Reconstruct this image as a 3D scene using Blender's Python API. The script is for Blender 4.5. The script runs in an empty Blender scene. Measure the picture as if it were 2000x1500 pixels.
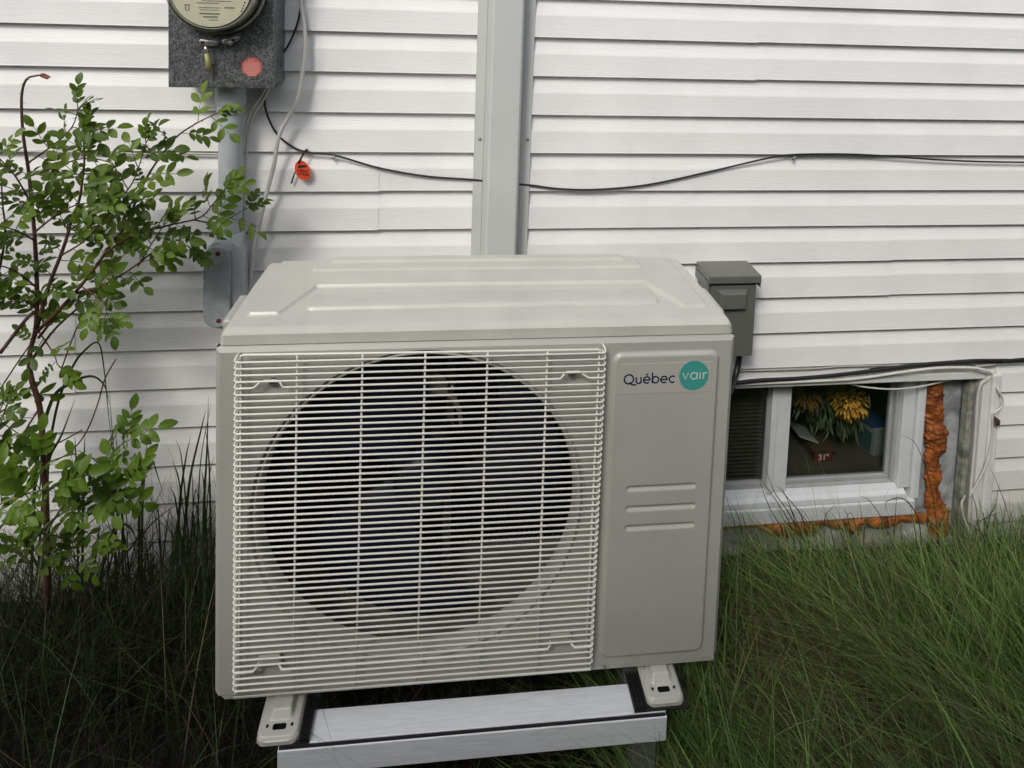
import bpy, math, random
import numpy as np
from mathutils import Vector, Matrix, noise as mnoise

random.seed(7)
rng = np.random.default_rng(7)
SC = bpy.context.scene
COL = SC.collection
R = math.radians

# ------------------------------------------------------------------ camera
CAM = np.array([-0.0636, -1.7321, 1.6493])
F, PX, PY = 1320.92, 1029.99, 68.35            # focal length and principal point in photo pixels (2000 x 1500)
ROT = np.array([[0.9921, -0.1204, 0.0352], [0.0263, -0.0752, -0.9968], [0.1227, 0.9899, -0.0714]])
cd = bpy.data.cameras.new('camera')
cam = bpy.data.objects.new('camera', cd)
COL.objects.link(cam)
m3 = Matrix((ROT[0], -ROT[1], -ROT[2])).transposed()
cam.matrix_world = Matrix.Translation(Vector(CAM)) @ m3.to_4x4()
cd.sensor_width = 36.0
cd.lens = F / 2000 * 36
cd.shift_x = (1000 - PX) / 2000
cd.shift_y = (PY - 750) / 2000
cd.clip_start = 0.02
cd.clip_end = 500
SC.camera = cam

# ------------------------------------------------------------------ light
SUN_DIR = Vector((-0.55, -0.95, 1.05)).normalized()       # towards the sun
elev = math.asin(SUN_DIR.z)
azim = math.atan2(SUN_DIR.x, SUN_DIR.y)
world = bpy.data.worlds.new('World')
SC.world = world
world.use_nodes = True
wn, wl = world.node_tree.nodes, world.node_tree.links
wn.clear()
sky = wn.new('ShaderNodeTexSky')
sky.sky_type = 'NISHITA'
sky.sun_disc = False
sky.sun_elevation = elev
sky.sun_rotation = azim
sky.air_density = 1.0
sky.dust_density = 3.0
hs = wn.new('ShaderNodeHueSaturation')
hs.inputs['Saturation'].default_value = 0.42
bg = wn.new('ShaderNodeBackground')
bg.inputs['Strength'].default_value = 0.15
wo = wn.new('ShaderNodeOutputWorld')
wl.new(sky.outputs[0], hs.inputs['Color'])
wl.new(hs.outputs[0], bg.inputs['Color'])
wl.new(bg.outputs[0], wo.inputs['Surface'])
sd = bpy.data.lights.new('sun', 'SUN')
sd.energy = 1.3
sd.angle = R(12)
sd.color = (1.0, 0.95, 0.88)
sun = bpy.data.objects.new('sun', sd)
COL.objects.link(sun)
sun.rotation_euler = SUN_DIR.to_track_quat('Z', 'Y').to_euler()
SC.view_settings.view_transform = 'Standard'
SC.view_settings.look = 'None'
SC.view_settings.exposure = 0.13
SC.view_settings.gamma = 1.0
SC.view_settings.use_curve_mapping = False
SC.render.engine = 'CYCLES'
SC.cycles.use_denoising = True


# ------------------------------------------------------------------ measuring
def ray(u, v):
    return ROT.T @ np.array([(u - PX) / F, (v - PY) / F, 1.0])


def at(u, v, y=0.0):
    """photo measurement: the point at distance y in front of / behind the house wall plane"""
    d = ray(u, v)
    p = CAM + d * ((y - CAM[1]) / d[1])
    return Vector(p)


def line(pts, y):
    """poly-line of photo measurements; y is one depth or one per point"""
    return [at(u, v, y if not isinstance(y, (list, tuple)) else y[i]) for i, (u, v) in enumerate(pts)]


# ------------------------------------------------------------------ materials
def lin(c):
    return tuple((x / 12.92 if x <= 0.04045 else ((x + 0.055) / 1.055) ** 2.4) for x in c)


def mat(name, col, rough=0.5, metal=0.0, var=0.0, vscale=8.0, vcol=None, bump=0.0, bscale=80.0, stretch=(1, 1, 1),
        spec=0.5, detail=4.0, coat=0.0, objrand=0.0):
    m = bpy.data.materials.new(name)
    m.use_nodes = True
    n, l = m.node_tree.nodes, m.node_tree.links
    b = n['Principled BSDF']
    b.inputs['Base Color'].default_value = (*col, 1)
    b.inputs['Roughness'].default_value = rough
    b.inputs['Metallic'].default_value = metal
    b.inputs['Specular IOR Level'].default_value = spec
    b.inputs['Coat Weight'].default_value = coat
    tc = n.new('ShaderNodeTexCoord')
    mp = n.new('ShaderNodeMapping')
    mp.inputs['Scale'].default_value = stretch
    l.new(tc.outputs['Object'], mp.inputs['Vector'])
    m['n_map'] = mp.name
    if var or vcol:
        t = n.new('ShaderNodeTexNoise')
        t.inputs['Scale'].default_value = vscale
        t.inputs['Detail'].default_value = detail
        t.inputs['Roughness'].default_value = 0.6
        l.new(mp.outputs[0], t.inputs['Vector'])
        r = n.new('ShaderNodeValToRGB')
        r.color_ramp.elements[0].position = 0.35
        r.color_ramp.elements[1].position = 0.68
        r.color_ramp.elements[0].color = (*[max(0, c * (1 - var)) for c in col], 1)
        r.color_ramp.elements[1].color = (*(vcol or [min(1, c * (1 + var)) for c in col]), 1)
        l.new(t.outputs['Fac'], r.inputs['Fac'])
        l.new(r.outputs['Color'], b.inputs['Base Color'])
    if bump:
        t2 = n.new('ShaderNodeTexNoise')
        t2.inputs['Scale'].default_value = bscale
        t2.inputs['Detail'].default_value = 3
        l.new(mp.outputs[0], t2.inputs['Vector'])
        bp = n.new('ShaderNodeBump')
        bp.inputs['Strength'].default_value = 1.0
        bp.inputs['Distance'].default_value = bump
        l.new(t2.outputs['Fac'], bp.inputs['Height'])
        l.new(bp.outputs[0], b.inputs['Normal'])
    if objrand:
        oi = n.new('ShaderNodeObjectInfo')
        hsv = n.new('ShaderNodeHueSaturation')
        mr = n.new('ShaderNodeMapRange')
        mr.inputs['To Min'].default_value = 1 - objrand
        mr.inputs['To Max'].default_value = 1 + objrand
        l.new(oi.outputs['Random'], mr.inputs['Value'])
        l.new(mr.outputs[0], hsv.inputs['Value'])
        src = b.inputs['Base Color']
        if src.links:
            l.new(src.links[0].from_socket, hsv.inputs['Color'])
        else:
            hsv.inputs['Color'].default_value = (*col, 1)
        l.new(hsv.outputs[0], src)
    return m


def vinyl_mat(name, col):
    """embossed wood grain vinyl with faint grime"""
    m = mat(name, col, rough=0.42, spec=0.4)
    n, l = m.node_tree.nodes, m.node_tree.links
    b = n['Principled BSDF']
    geo = n.new('ShaderNodeNewGeometry')
    mp = n.new('ShaderNodeMapping')
    mp.inputs['Scale'].default_value = (5, 60, 130)
    l.new(geo.outputs['Position'], mp.inputs['Vector'])
    t = n.new('ShaderNodeTexNoise')
    t.inputs['Scale'].default_value = 3.2
    t.inputs['Detail'].default_value = 6
    t.inputs['Roughness'].default_value = 0.65
    t.inputs['Distortion'].default_value = 0.6
    l.new(mp.outputs[0], t.inputs['Vector'])
    bp = n.new('ShaderNodeBump')
    bp.inputs['Distance'].default_value = 0.0008
    bp.inputs['Strength'].default_value = 0.9
    l.new(t.outputs['Fac'], bp.inputs['Height'])
    l.new(bp.outputs[0], b.inputs['Normal'])
    g = n.new('ShaderNodeTexNoise')
    g.inputs['Scale'].default_value = 3.5
    g.inputs['Detail'].default_value = 7
    g.inputs['Roughness'].default_value = 0.62
    l.new(geo.outputs['Position'], g.inputs['Vector'])
    r = n.new('ShaderNodeValToRGB')
    r.color_ramp.elements[0].position = 0.36
    r.color_ramp.elements[1].position = 0.55
    r.color_ramp.elements[0].color = (*[c * 0.93 for c in col], 1)
    r.color_ramp.elements[1].color = (*col, 1)
    l.new(g.outputs['Fac'], r.inputs['Fac'])
    # splashed soil near the ground
    sx = n.new('ShaderNodeSeparateXYZ')
    l.new(geo.outputs['Position'], sx.inputs[0])
    mr = n.new('ShaderNodeMapRange')
    mr.inputs['From Min'].default_value = 0.42
    mr.inputs['From Max'].default_value = 0.02
    l.new(sx.outputs['Z'], mr.inputs['Value'])
    g2 = n.new('ShaderNodeTexNoise')
    g2.inputs['Scale'].default_value = 14
    g2.inputs['Detail'].default_value = 8
    l.new(geo.outputs['Position'], g2.inputs['Vector'])
    mu = n.new('ShaderNodeMath')
    mu.operation = 'MULTIPLY'
    l.new(mr.outputs[0], mu.inputs[0])
    l.new(g2.outputs['Fac'], mu.inputs[1])
    mx = n.new('ShaderNodeMix')
    mx.data_type = 'RGBA'
    l.new(mu.outputs[0], mx.inputs['Factor'])
    l.new(r.outputs['Color'], mx.inputs['A'])
    mx.inputs['B'].default_value = (0.33, 0.31, 0.27, 1)
    l.new(mx.outputs['Result'], b.inputs['Base Color'])
    return m


M = {}
M['vinyl'] = vinyl_mat('vinyl', (0.80, 0.795, 0.785))
M['trim_white'] = mat('trim_white', (0.74, 0.74, 0.73), 0.4, var=0.05, vscale=9, bump=0.0004, bscale=60)
M['sheathing'] = mat('sheathing', (0.22, 0.2, 0.17), 0.9, var=0.2)
M['duct'] = mat('duct', (0.55, 0.57, 0.55), 0.38, var=0.03, vscale=6)
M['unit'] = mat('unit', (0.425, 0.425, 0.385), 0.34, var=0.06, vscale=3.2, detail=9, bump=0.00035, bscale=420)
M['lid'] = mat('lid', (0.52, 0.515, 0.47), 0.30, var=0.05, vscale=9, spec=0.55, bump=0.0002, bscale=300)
M['wire'] = mat('wire', (0.74, 0.73, 0.67), 0.35)
M['black'] = mat('black', (0.012, 0.012, 0.014), 0.6)
M['fan'] = mat('fan', (0.0022, 0.005, 0.019), 0.45, var=0.3, vscale=12)
M['coil'] = mat('coil', (0.008, 0.008, 0.009), 0.7)
M['inner_steel'] = mat('inner_steel', (0.30, 0.30, 0.28), 0.45, metal=0.5, var=0.2, vscale=30)
M['alu'] = mat('alu', (0.86, 0.89, 0.94), 0.40, metal=0.15, var=0.07, vscale=22, stretch=(1, 14, 14), bump=0.0004, bscale=60)
M['rubber'] = mat('rubber', (0.012, 0.012, 0.012), 0.55, var=0.3, vscale=30)
M['post'] = mat('post', (0.17, 0.18, 0.17), 0.6, metal=0.3, var=0.3, vscale=20)
M['pvc'] = mat('pvc', (0.42, 0.455, 0.475), 0.5, var=0.14, vscale=14)
M['cover_plate'] = mat('cover_plate', (0.33, 0.36, 0.375), 0.55, var=0.22, vscale=16)
M['rust'] = mat('rust', (0.10, 0.028, 0.008), 0.9, var=0.6, vscale=120)
M['screw'] = mat('screw', (0.3, 0.3, 0.28), 0.35, metal=0.9)
M['disc'] = mat('disc', (0.13, 0.134, 0.122), 0.36, var=0.06, vscale=20)
M['cable_white'] = mat('cable_white', (0.60, 0.59, 0.55), 0.45, var=0.1, vscale=20)
M['cable_beige'] = mat('cable_beige', (0.42, 0.40, 0.36), 0.5, var=0.1, vscale=20)
M['cable_black'] = mat('cable_black', (0.014, 0.014, 0.015), 0.45)
M['tag'] = mat('tag', (0.78, 0.085, 0.025), 0.45, var=0.06)
M['ink'] = mat('ink', (0.02, 0.015, 0.015), 0.6)
M['navy'] = mat('navy', (0.003, 0.013, 0.055), 0.8, spec=0.1)
M['teal'] = mat('teal', (0.055, 0.33, 0.29), 0.4)
M['sticker'] = mat('sticker', (0.445, 0.435, 0.40), 0.25)
M['print_pale'] = mat('print_pale', (0.58, 0.63, 0.59), 0.45)
M['red_sticker'] = mat('red_sticker', (0.55, 0.12, 0.10), 0.5, var=0.1, vscale=60)
M['red_print'] = mat('red_print', (0.66, 0.33, 0.29), 0.5)
M['win_white'] = mat('win_white', (0.66, 0.68, 0.70), 0.35, var=0.06, vscale=12)
M['sash'] = mat('sash', (0.36, 0.375, 0.38), 0.4, var=0.1, vscale=18)
M['foam'] = mat('foam', (0.25, 0.065, 0.014), 0.6, var=0.6, vscale=30, bump=0.004, bscale=120, vcol=(0.52, 0.155, 0.028), detail=10)
M['board'] = mat('board', (0.29, 0.31, 0.33), 0.85, var=0.35, vscale=16, detail=9, bump=0.003, bscale=45, vcol=(0.45, 0.47, 0.49))
M['wood'] = mat('wood', (0.19, 0.21, 0.17), 0.85, var=0.4, vscale=30, bump=0.002, bscale=40, vcol=(0.38, 0.39, 0.33))
M['concrete'] = mat('concrete', (0.20, 0.16, 0.125), 0.9, var=0.45, vscale=13, detail=10, vcol=(0.58, 0.58, 0.57), bump=0.004, bscale=40)
M['blind'] = mat('blind', (0.065, 0.053, 0.045), 0.5)
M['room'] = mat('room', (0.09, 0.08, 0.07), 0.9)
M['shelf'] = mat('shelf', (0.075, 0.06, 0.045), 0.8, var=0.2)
M['petal'] = mat('petal', (0.36, 0.17, 0.016), 0.7, var=0.3, vscale=40, vcol=(0.48, 0.27, 0.03))
M['petal_rust'] = mat('petal_rust', (0.24, 0.10, 0.022), 0.8, var=0.3, vscale=40)
M['dry_leaf'] = mat('dry_leaf', (0.12, 0.15, 0.085), 0.8, var=0.4, vscale=30)
M['paper'] = mat('paper', (0.42, 0.40, 0.37), 0.7, var=0.1)
M['carton_red'] = mat('carton_red', (0.17, 0.022, 0.025), 0.5)
M['carton_dark'] = mat('carton_dark', (0.085, 0.05, 0.04), 0.5, var=0.4, vscale=20)
M['kraft'] = mat('kraft', (0.22, 0.15, 0.09), 0.8, var=0.15)
M['box_white'] = mat('box_white', (0.26, 0.28, 0.28), 0.6, var=0.1)
M['box_blue'] = mat('box_blue', (0.025, 0.05, 0.14), 0.5)
M['box_teal'] = mat('box_teal', (0.05, 0.11, 0.12), 0.5)
M['cane'] = mat('cane', (0.075, 0.035, 0.024), 0.7, var=0.4, vscale=60, vcol=(0.13, 0.055, 0.035))
M['green_stem'] = mat('green_stem', (0.17, 0.21, 0.09), 0.6, var=0.2, vscale=40)
M['dead_leaf'] = mat('dead_leaf', (0.17, 0.055, 0.025), 0.8, var=0.4, vscale=60)
M['dead_leaf_dark'] = mat('dead_leaf_dark', (0.055, 0.02, 0.016), 0.7, var=0.3, vscale=60)
M['soil'] = mat('soil', (0.014, 0.010, 0.007), 0.95, var=0.5, vscale=18, detail=9, bump=0.02, bscale=25)
M['plate'] = mat('plate', (0.66, 0.65, 0.52), 0.5, var=0.05, vscale=20)
M['plate_print'] = mat('plate_print', (0.22, 0.22, 0.17), 0.6)
M['meter_ring'] = mat('meter_ring', (0.26, 0.26, 0.235), 0.3, metal=0.8, var=0.2, vscale=20)
M['meter_inside'] = mat('meter_inside', (0.30, 0.30, 0.24), 0.45, var=0.3, vscale=16)
M['seal'] = mat('seal', (0.42, 0.38, 0.13), 0.3, var=0.2, vscale=40)
M['hasp'] = mat('hasp', (0.62, 0.60, 0.57), 0.3, metal=0.85)

# galvanised spangle
m = mat('galvanised', (0.1, 0.1, 0.1), 0.42, metal=0.55)
n, l = m.node_tree.nodes, m.node_tree.links
vo = n.new('ShaderNodeTexVoronoi')
vo.inputs['Scale'].default_value = 310
l.new(n[m['n_map']].outputs[0], vo.inputs['Vector'])
vo2 = n.new('ShaderNodeTexNoise')
vo2.inputs['Scale'].default_value = 60
vo2.inputs['Detail'].default_value = 5
l.new(n[m['n_map']].outputs[0], vo2.inputs['Vector'])
bw = n.new('ShaderNodeRGBToBW')
l.new(vo.outputs['Color'], bw.inputs[0])
ad = n.new('ShaderNodeMath')
ad.operation = 'MULTIPLY'
l.new(bw.outputs[0], ad.inputs[0])
l.new(vo2.outputs['Fac'], ad.inputs[1])
rp = n.new('ShaderNodeValToRGB')
rp.color_ramp.elements[0].position = 0.12
rp.color_ramp.elements[1].position = 0.46
rp.color_ramp.elements[0].color = (0.085, 0.09, 0.092, 1)
rp.color_ramp.elements[1].color = (0.27, 0.285, 0.29, 1)
l.new(ad.outputs[0], rp.inputs['Fac'])
l.new(rp.outputs[0], n['Principled BSDF'].inputs['Base Color'])
M['galv'] = m


def glass_mat(name, tint, rough, mixf):
    m = bpy.data.materials.new(name)
    m.use_nodes = True
    n, l = m.node_tree.nodes, m.node_tree.links
    n.clear()
    o = n.new('ShaderNodeOutputMaterial')
    tr = n.new('ShaderNodeBsdfTransparent')
    tr.inputs[0].default_value = (*tint, 1)
    gl = n.new('ShaderNodeBsdfGlossy')
    gl.inputs['Roughness'].default_value = rough
    lw = n.new('ShaderNodeLayerWeight')
    lw.inputs[0].default_value = 0.5
    fr = n.new('ShaderNodeMath')
    fr.operation = 'POWER'
    fr.inputs[1].default_value = 3.0
    l.new(lw.outputs['Facing'], fr.inputs[0])
    f0 = n.new('ShaderNodeMath')
    f0.operation = 'ADD'
    f0.inputs[1].default_value = 0.07
    l.new(fr.outputs[0], f0.inputs[0])
    fr = f0
    mu = n.new('ShaderNodeMath')
    mu.operation = 'MULTIPLY'
    mu.inputs[1].default_value = mixf
    mx = n.new('ShaderNodeMixShader')
    l.new(fr.outputs[0], mu.inputs[0])
    l.new(mu.outputs[0], mx.inputs[0])
    l.new(tr.outputs[0], mx.inputs[1])
    l.new(gl.outputs[0], mx.inputs[2])
    l.new(mx.outputs[0], o.inputs[0])
    return m


M['glass'] = glass_mat('window_glass', (0.86, 0.9, 0.88), 0.02, 0.7)
M['dome'] = glass_mat('meter_glass', (0.97, 0.97, 0.93), 0.05, 1.0)


def leaf_mat(name, c1, c2, attr=False, trans=0.35, rough=0.45):
    m = bpy.data.materials.new(name)
    m.use_nodes = True
    n, l = m.node_tree.nodes, m.node_tree.links
    b = n['Principled BSDF']
    b.inputs['Roughness'].default_value = rough
    b.inputs['Specular IOR Level'].default_value = 0.35
    mx = n.new('ShaderNodeMix')
    mx.data_type = 'RGBA'
    mx.inputs['A'].default_value = (*c1, 1)
    mx.inputs['B'].default_value = (*c2, 1)
    if attr:
        a = n.new('ShaderNodeAttribute')
        a.attribute_name = 'tone'
        l.new(a.outputs['Color'], mx.inputs['A'])
        l.new(a.outputs['Color'], mx.inputs['B'])
    else:
        oi = n.new('ShaderNodeObjectInfo')
        tc = n.new('ShaderNodeTexCoord')
        t = n.new('ShaderNodeTexNoise')
        t.inputs['Scale'].default_value = 25
        l.new(tc.outputs['Object'], t.inputs['Vector'])
        av = n.new('ShaderNodeMath')
        av.operation = 'MULTIPLY_ADD'
        av.inputs[1].default_value = 0.6
        l.new(oi.outputs['Random'], av.inputs[0])
        sc = n.new('ShaderNodeMath')
        sc.operation = 'MULTIPLY'
        sc.inputs[1].default_value = 0.4
        l.new(t.outputs['Fac'], sc.inputs[0])
        l.new(sc.outputs[0], av.inputs[2])
        l.new(av.outputs[0], mx.inputs['Factor'])
    l.new(mx.outputs['Result'], b.inputs['Base Color'])
    tl = n.new('ShaderNodeBsdfTranslucent')
    l.new(mx.outputs['Result'], tl.inputs['Color'])
    ms = n.new('ShaderNodeMixShader')
    ms.inputs[0].default_value = trans
    l.new(b.outputs[0], ms.inputs[1])
    l.new(tl.outputs[0], ms.inputs[2])
    l.new(ms.outputs[0], n['Material Output'].inputs['Surface'])
    return m


M['leaf'] = leaf_mat('rose_leaf', (0.032, 0.070, 0.008), (0.165, 0.255, 0.028))
M['leaf_young'] = leaf_mat('young_leaf', (0.045, 0.10, 0.010), (0.17, 0.28, 0.028))
M['grass'] = leaf_mat('grass', (0, 0, 0), (0, 0, 0), attr=True, trans=0.3, rough=0.5)


# ------------------------------------------------------------------ mesh building
class MB:
    def __init__(s):
        s.v, s.f = [], []

    def add(s, vs, fs):
        o = len(s.v)
        s.v += [tuple(p) for p in vs]
        s.f += [tuple(i + o for i in f) for f in fs]
        return s

    def box(s, x0, x1, y0, y1, z0, z1):
        return s.add([(x0, y0, z0), (x1, y0, z0), (x1, y1, z0), (x0, y1, z0), (x0, y0, z1), (x1, y0, z1), (x1, y1, z1), (x0, y1, z1)],
                     [(0, 3, 2, 1), (4, 5, 6, 7), (0, 1, 5, 4), (1, 2, 6, 5), (2, 3, 7, 6), (3, 0, 4, 7)])

    def tube(s, pts, r, n=8, cap=True):
        pts = [Vector(p) for p in pts]
        N = len(pts)
        rr = list(r) if isinstance(r, (list, tuple)) else [r] * N
        t0 = (pts[1] - pts[0]).normalized()
        up = Vector((0, 0, 1)) if abs(t0.z) < 0.9 else Vector((1, 0, 0))
        a = t0.cross(up).normalized()
        vs, fs = [], []
        for i, p in enumerate(pts):
            t = (pts[min(i + 1, N - 1)] - pts[max(i - 1, 0)])
            if t.length < 1e-9:
                t = t0
            t.normalize()
            a = (a - t * a.dot(t))
            if a.length < 1e-6:
                a = t.orthogonal()
            a.normalize()
            b = t.cross(a)
            for k in range(n):
                an = 2 * math.pi * k / n
                vs.append(p + (a * math.cos(an) + b * math.sin(an)) * rr[i])
        for i in range(N - 1):
            for k in range(n):
                k2 = (k + 1) % n
                fs.append((i * n + k, i * n + k2, (i + 1) * n + k2, (i + 1) * n + k))
        if cap:
            fs.append(tuple(range(n))[::-1])
            fs.append(tuple((N - 1) * n + k for k in range(n)))
        return s.add(vs, fs)

    def lathe(s, prof, origin, axis='y', n=48, close=False):
        """prof: (r, h) pairs; turned round the axis through origin"""
        vs, fs = [], []
        o = Vector(origin)
        for (r, h) in prof:
            for k in range(n):
                a = 2 * math.pi * k / n
                c, d = r * math.cos(a), r * math.sin(a)
                q = {'y': (c, h, d), 'z': (c, d, h), 'x': (h, c, d)}[axis]
                vs.append(o + Vector(q))
        for i in range(len(prof) - 1):
            for k in range(n):
                k2 = (k + 1) % n
                fs.append((i * n + k, i * n + k2, (i + 1) * n + k2, (i + 1) * n + k))
        if close:
            fs.append(tuple(range(n)))
            fs.append(tuple((len(prof) - 1) * n + k for k in range(n))[::-1])
        return s.add(vs, fs)

    def prism(s, outline, d0, d1, axis='y'):
        """outline (a,b) extruded along axis from d0 to d1"""
        n = len(outline)
        def q(a, b, d):
            return {'y': (a, d, b), 'z': (a, b, d), 'x': (d, a, b)}[axis]
        vs = [q(a, b, d0) for a, b in outline] + [q(a, b, d1) for a, b in outline]
        fs = [tuple(range(n)), tuple(range(2 * n - 1, n - 1, -1))]
        fs += [(i, i + n, (i + 1) % n + n, (i + 1) % n) for i in range(n)]
        return s.add(vs, fs)

    def grid(s, xs, zs, fn, hole=None):
        vs = [fn(x, z) for z in zs for x in xs]
        nx = len(xs)
        fs = []
        for j in range(len(zs) - 1):
            for i in range(nx - 1):
                if hole and hole((xs[i] + xs[i + 1]) / 2, (zs[j] + zs[j + 1]) / 2):
                    continue
                fs.append((j * nx + i, j * nx + i + 1, (j + 1) * nx + i + 1, (j + 1) * nx + i))
        return s.add(vs, fs)

    def mesh(s, name, material=None, smooth=False, origin=(0, 0, 0)):
        me = bpy.data.meshes.new(name)
        o = Vector(origin)
        me.from_pydata([(x - o.x, y - o.y, z - o.z) for x, y, z in s.v], [], s.f)
        if material:
            me.materials.append(material)
        if smooth:
            me.polygons.foreach_set('use_smooth', [True] * len(me.polygons))
        me.update()
        return me


def smooth_by_angle(ob, deg=35):
    me = ob.data
    me.polygons.foreach_set('use_smooth', [True] * len(me.polygons))
    me.set_sharp_from_angle(angle=R(deg))


def tag(o, label=None, cat=None, group=None, kind=None):
    if label: o['label'] = label
    if cat: o['category'] = cat
    if group: o['group'] = group
    if kind: o['kind'] = kind
    return o


def thing(name, label, cat, loc=(0, 0, 0), rz=0, group=None):
    o = bpy.data.objects.new(name, None)
    o.empty_display_size = 0.05
    o.location = loc
    o.rotation_euler = (0, 0, rz)
    COL.objects.link(o)
    return tag(o, label, cat, group)


def origin_of(o):
    """location of the top-level thing an object hangs from"""
    while o.parent:
        o = o.parent
    return o.location.copy()


def part(name, mb, material, parent=None, smooth=False, local=False, bevel=0.0, segs=2, angle=None):
    """one mesh object; vertices in world coordinates unless local (then in the parent's)"""
    org = (0, 0, 0) if (local or parent is None) else origin_of(parent)
    me = mb.mesh(name, material, smooth, org)
    o = bpy.data.objects.new(name, me)
    COL.objects.link(o)
    if parent:
        o.parent = parent
    if bevel:
        b = o.modifiers.new('bevel', 'BEVEL')
        b.width = bevel
        b.segments = segs
        b.limit_method = 'ANGLE'
        b.angle_limit = R(40)
        b.harden_normals = False
    if angle:
        smooth_by_angle(o, angle)
    return o


def solo(name, mb, material, label, cat, group=None, smooth=True, kind=None, angle=None):
    """a thing that is one mesh, its origin at its lowest vertex"""
    zs = [p[2] for p in mb.v]
    p = mb.v[zs.index(min(zs))]
    me = mb.mesh(name, material, smooth, p)
    o = bpy.data.objects.new(name, me)
    o.location = p
    COL.objects.link(o)
    if angle:
        smooth_by_angle(o, angle)
    return tag(o, label, cat, group, kind)


def curve(pts, sub=8):
    """Catmull-Rom through the points"""
    P = [Vector(p) for p in pts]
    P = [P[0] * 2 - P[1]] + P + [P[-1] * 2 - P[-2]]
    out = []
    for i in range(1, len(P) - 2):
        p0, p1, p2, p3 = P[i - 1:i + 3]
        for k in range(sub):
            t = k / sub
            out.append(0.5 * ((2 * p1) + (p2 - p0) * t + (2 * p0 - 5 * p1 + 4 * p2 - p3) * t * t + (3 * p1 - p0 - 3 * p2 + p3) * t ** 3))
    out.append(P[-2])
    return out


def rrect(x0, x1, z0, z1, r, n=6):
    out = []
    for cx, cz, a0 in ((x1 - r, z0 + r, -90), (x1 - r, z1 - r, 0), (x0 + r, z1 - r, 90), (x0 + r, z0 + r, 180)):
        for k in range(n + 1):
            a = R(a0 + 90 * k / n)
            out.append((cx + r * math.cos(a), cz + r * math.sin(a)))
    return out


def sd_rrect(x, z, x0, x1, z0, z1, r):
    """signed distance to a rounded rectangle (negative inside)"""
    cx, cz, hx, hz = (x0 + x1) / 2, (z0 + z1) / 2, (x1 - x0) / 2 - r, (z1 - z0) / 2 - r
    dx, dz = abs(x - cx) - hx, abs(z - cz) - hz
    return math.hypot(max(dx, 0), max(dz, 0)) + min(max(dx, dz), 0) - r


def step(d, w):
    """1 inside (d<=-w), 0 outside (d>=0), smooth between"""
    t = min(1, max(0, -d / w))
    return t * t * (3 - 2 * t)


def text_mb(body, size, bold=0.0, depth=0.0004):
    cu = bpy.data.curves.new('lettering', 'FONT')
    cu.body = body
    cu.size = size
    cu.offset = bold
    cu.extrude = depth
    cu.resolution_u = 3
    cu.align_x = 'CENTER'
    ob = bpy.data.objects.new('lettering', cu)
    COL.objects.link(ob)
    dg = bpy.context.evaluated_depsgraph_get()
    me = bpy.data.meshes.new_from_object(ob.evaluated_get(dg))
    vs = [tuple(v.co) for v in me.vertices]
    fs = [tuple(p.vertices) for p in me.polygons]
    bpy.data.objects.remove(ob)
    bpy.data.curves.remove(cu)
    bpy.data.meshes.remove(me)
    return vs, fs


# ================================================================== SETTING
# ground sheet
def gz(x, y):
    """height of the ground: slightly higher on the left, soft bumps near the house"""
    base = 0.03 - 0.022 * max(-2.5, min(2.5, x - 0.2))
    near = math.exp(-(y * y) / 8.0)
    return base * near + 0.018 * mnoise.noise((x * 2.3, y * 2.3, 0.3)) * near


def spread(a, b, n, p=2.2):
    """points dense in the middle, sparse at the ends"""
    t = np.linspace(-1, 1, n)
    t = np.sign(t) * np.abs(t) ** p
    return [((a + b) / 2 + (b - a) / 2 * q) for q in t]


g = MB()
g.grid(spread(-60, 60, 90, 3), spread(-60, 60, 90, 3), lambda x, y: (x, y, gz(x, y)))
o = part('ground', g, M['soil'], smooth=True)
o['kind'] = 'structure'

# house wall --------------------------------------------------------
E = 0.1016                                      # siding exposure
TOPZ = 1.52                                     # height of the lip line at the top of the photo
def zk(k): return TOPZ - k * E


XL, XR = -2.6, 3.4
DUCT0, DUCT1 = 0.040, 0.160                     # siding stops under the flanges of the line cover
OPX0, OPX1, OPZ = 0.598, 1.545, 0.575            # the window opening
wall = thing('house_wall', 'house wall of white horizontal dutch lap vinyl siding', 'wall', (0.1, 0.02, 0.0))


def siding(x0, x1, k0, rows, dy=0.0, dz=0.0):
    """a siding panel of dutch lap courses between lip lines k0 and k0+rows"""
    prof = []
    for r in range(rows):
        zt, zb = zk(k0 + r) + dz, zk(k0 + r + 1) + dz
        if r == 0:
            prof += [(0.0090, zt + 0.012)]
        prof += [(0.0090, zt - 0.0135), (0.0070, zt - 0.0180), (0.0020, zt - 0.0385), (-0.0003, zt - 0.0425), (-0.0012, zt - 0.0470),
                 (-0.0020, zb + 0.0035), (-0.0030, zb + 0.0004), (-0.0020, zb - 0.0006), (0.0090, zb + 0.0016)]
    n = max(2, int((x1 - x0) / 0.25) + 1)
    xs = [x0 + (x1 - x0) * i / (n - 1) for i in range(n)]
    ph = random.uniform(0, 50)
    mb = MB()
    vs = []
    for x in xs:
        wob = 0.0009 * mnoise.noise((x * 1.7, ph, 0))
        for (y, z) in prof:
            vs.append((x, y + dy + wob, z + 0.0006 * mnoise.noise((x * 1.1, ph, 9))))
    m_ = len(prof)
    fs = [(i * m_ + j, i * m_ + j + 1, (i + 1) * m_ + j + 1, (i + 1) * m_ + j) for i in range(n - 1) for j in range(m_ - 1)]
    mb.add(vs, fs)
    o = part('siding_panel', mb, M['vinyl'], wall)
    smooth_by_angle(o, 25)


def seam_x(u, v): return at(u, v).x


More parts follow.
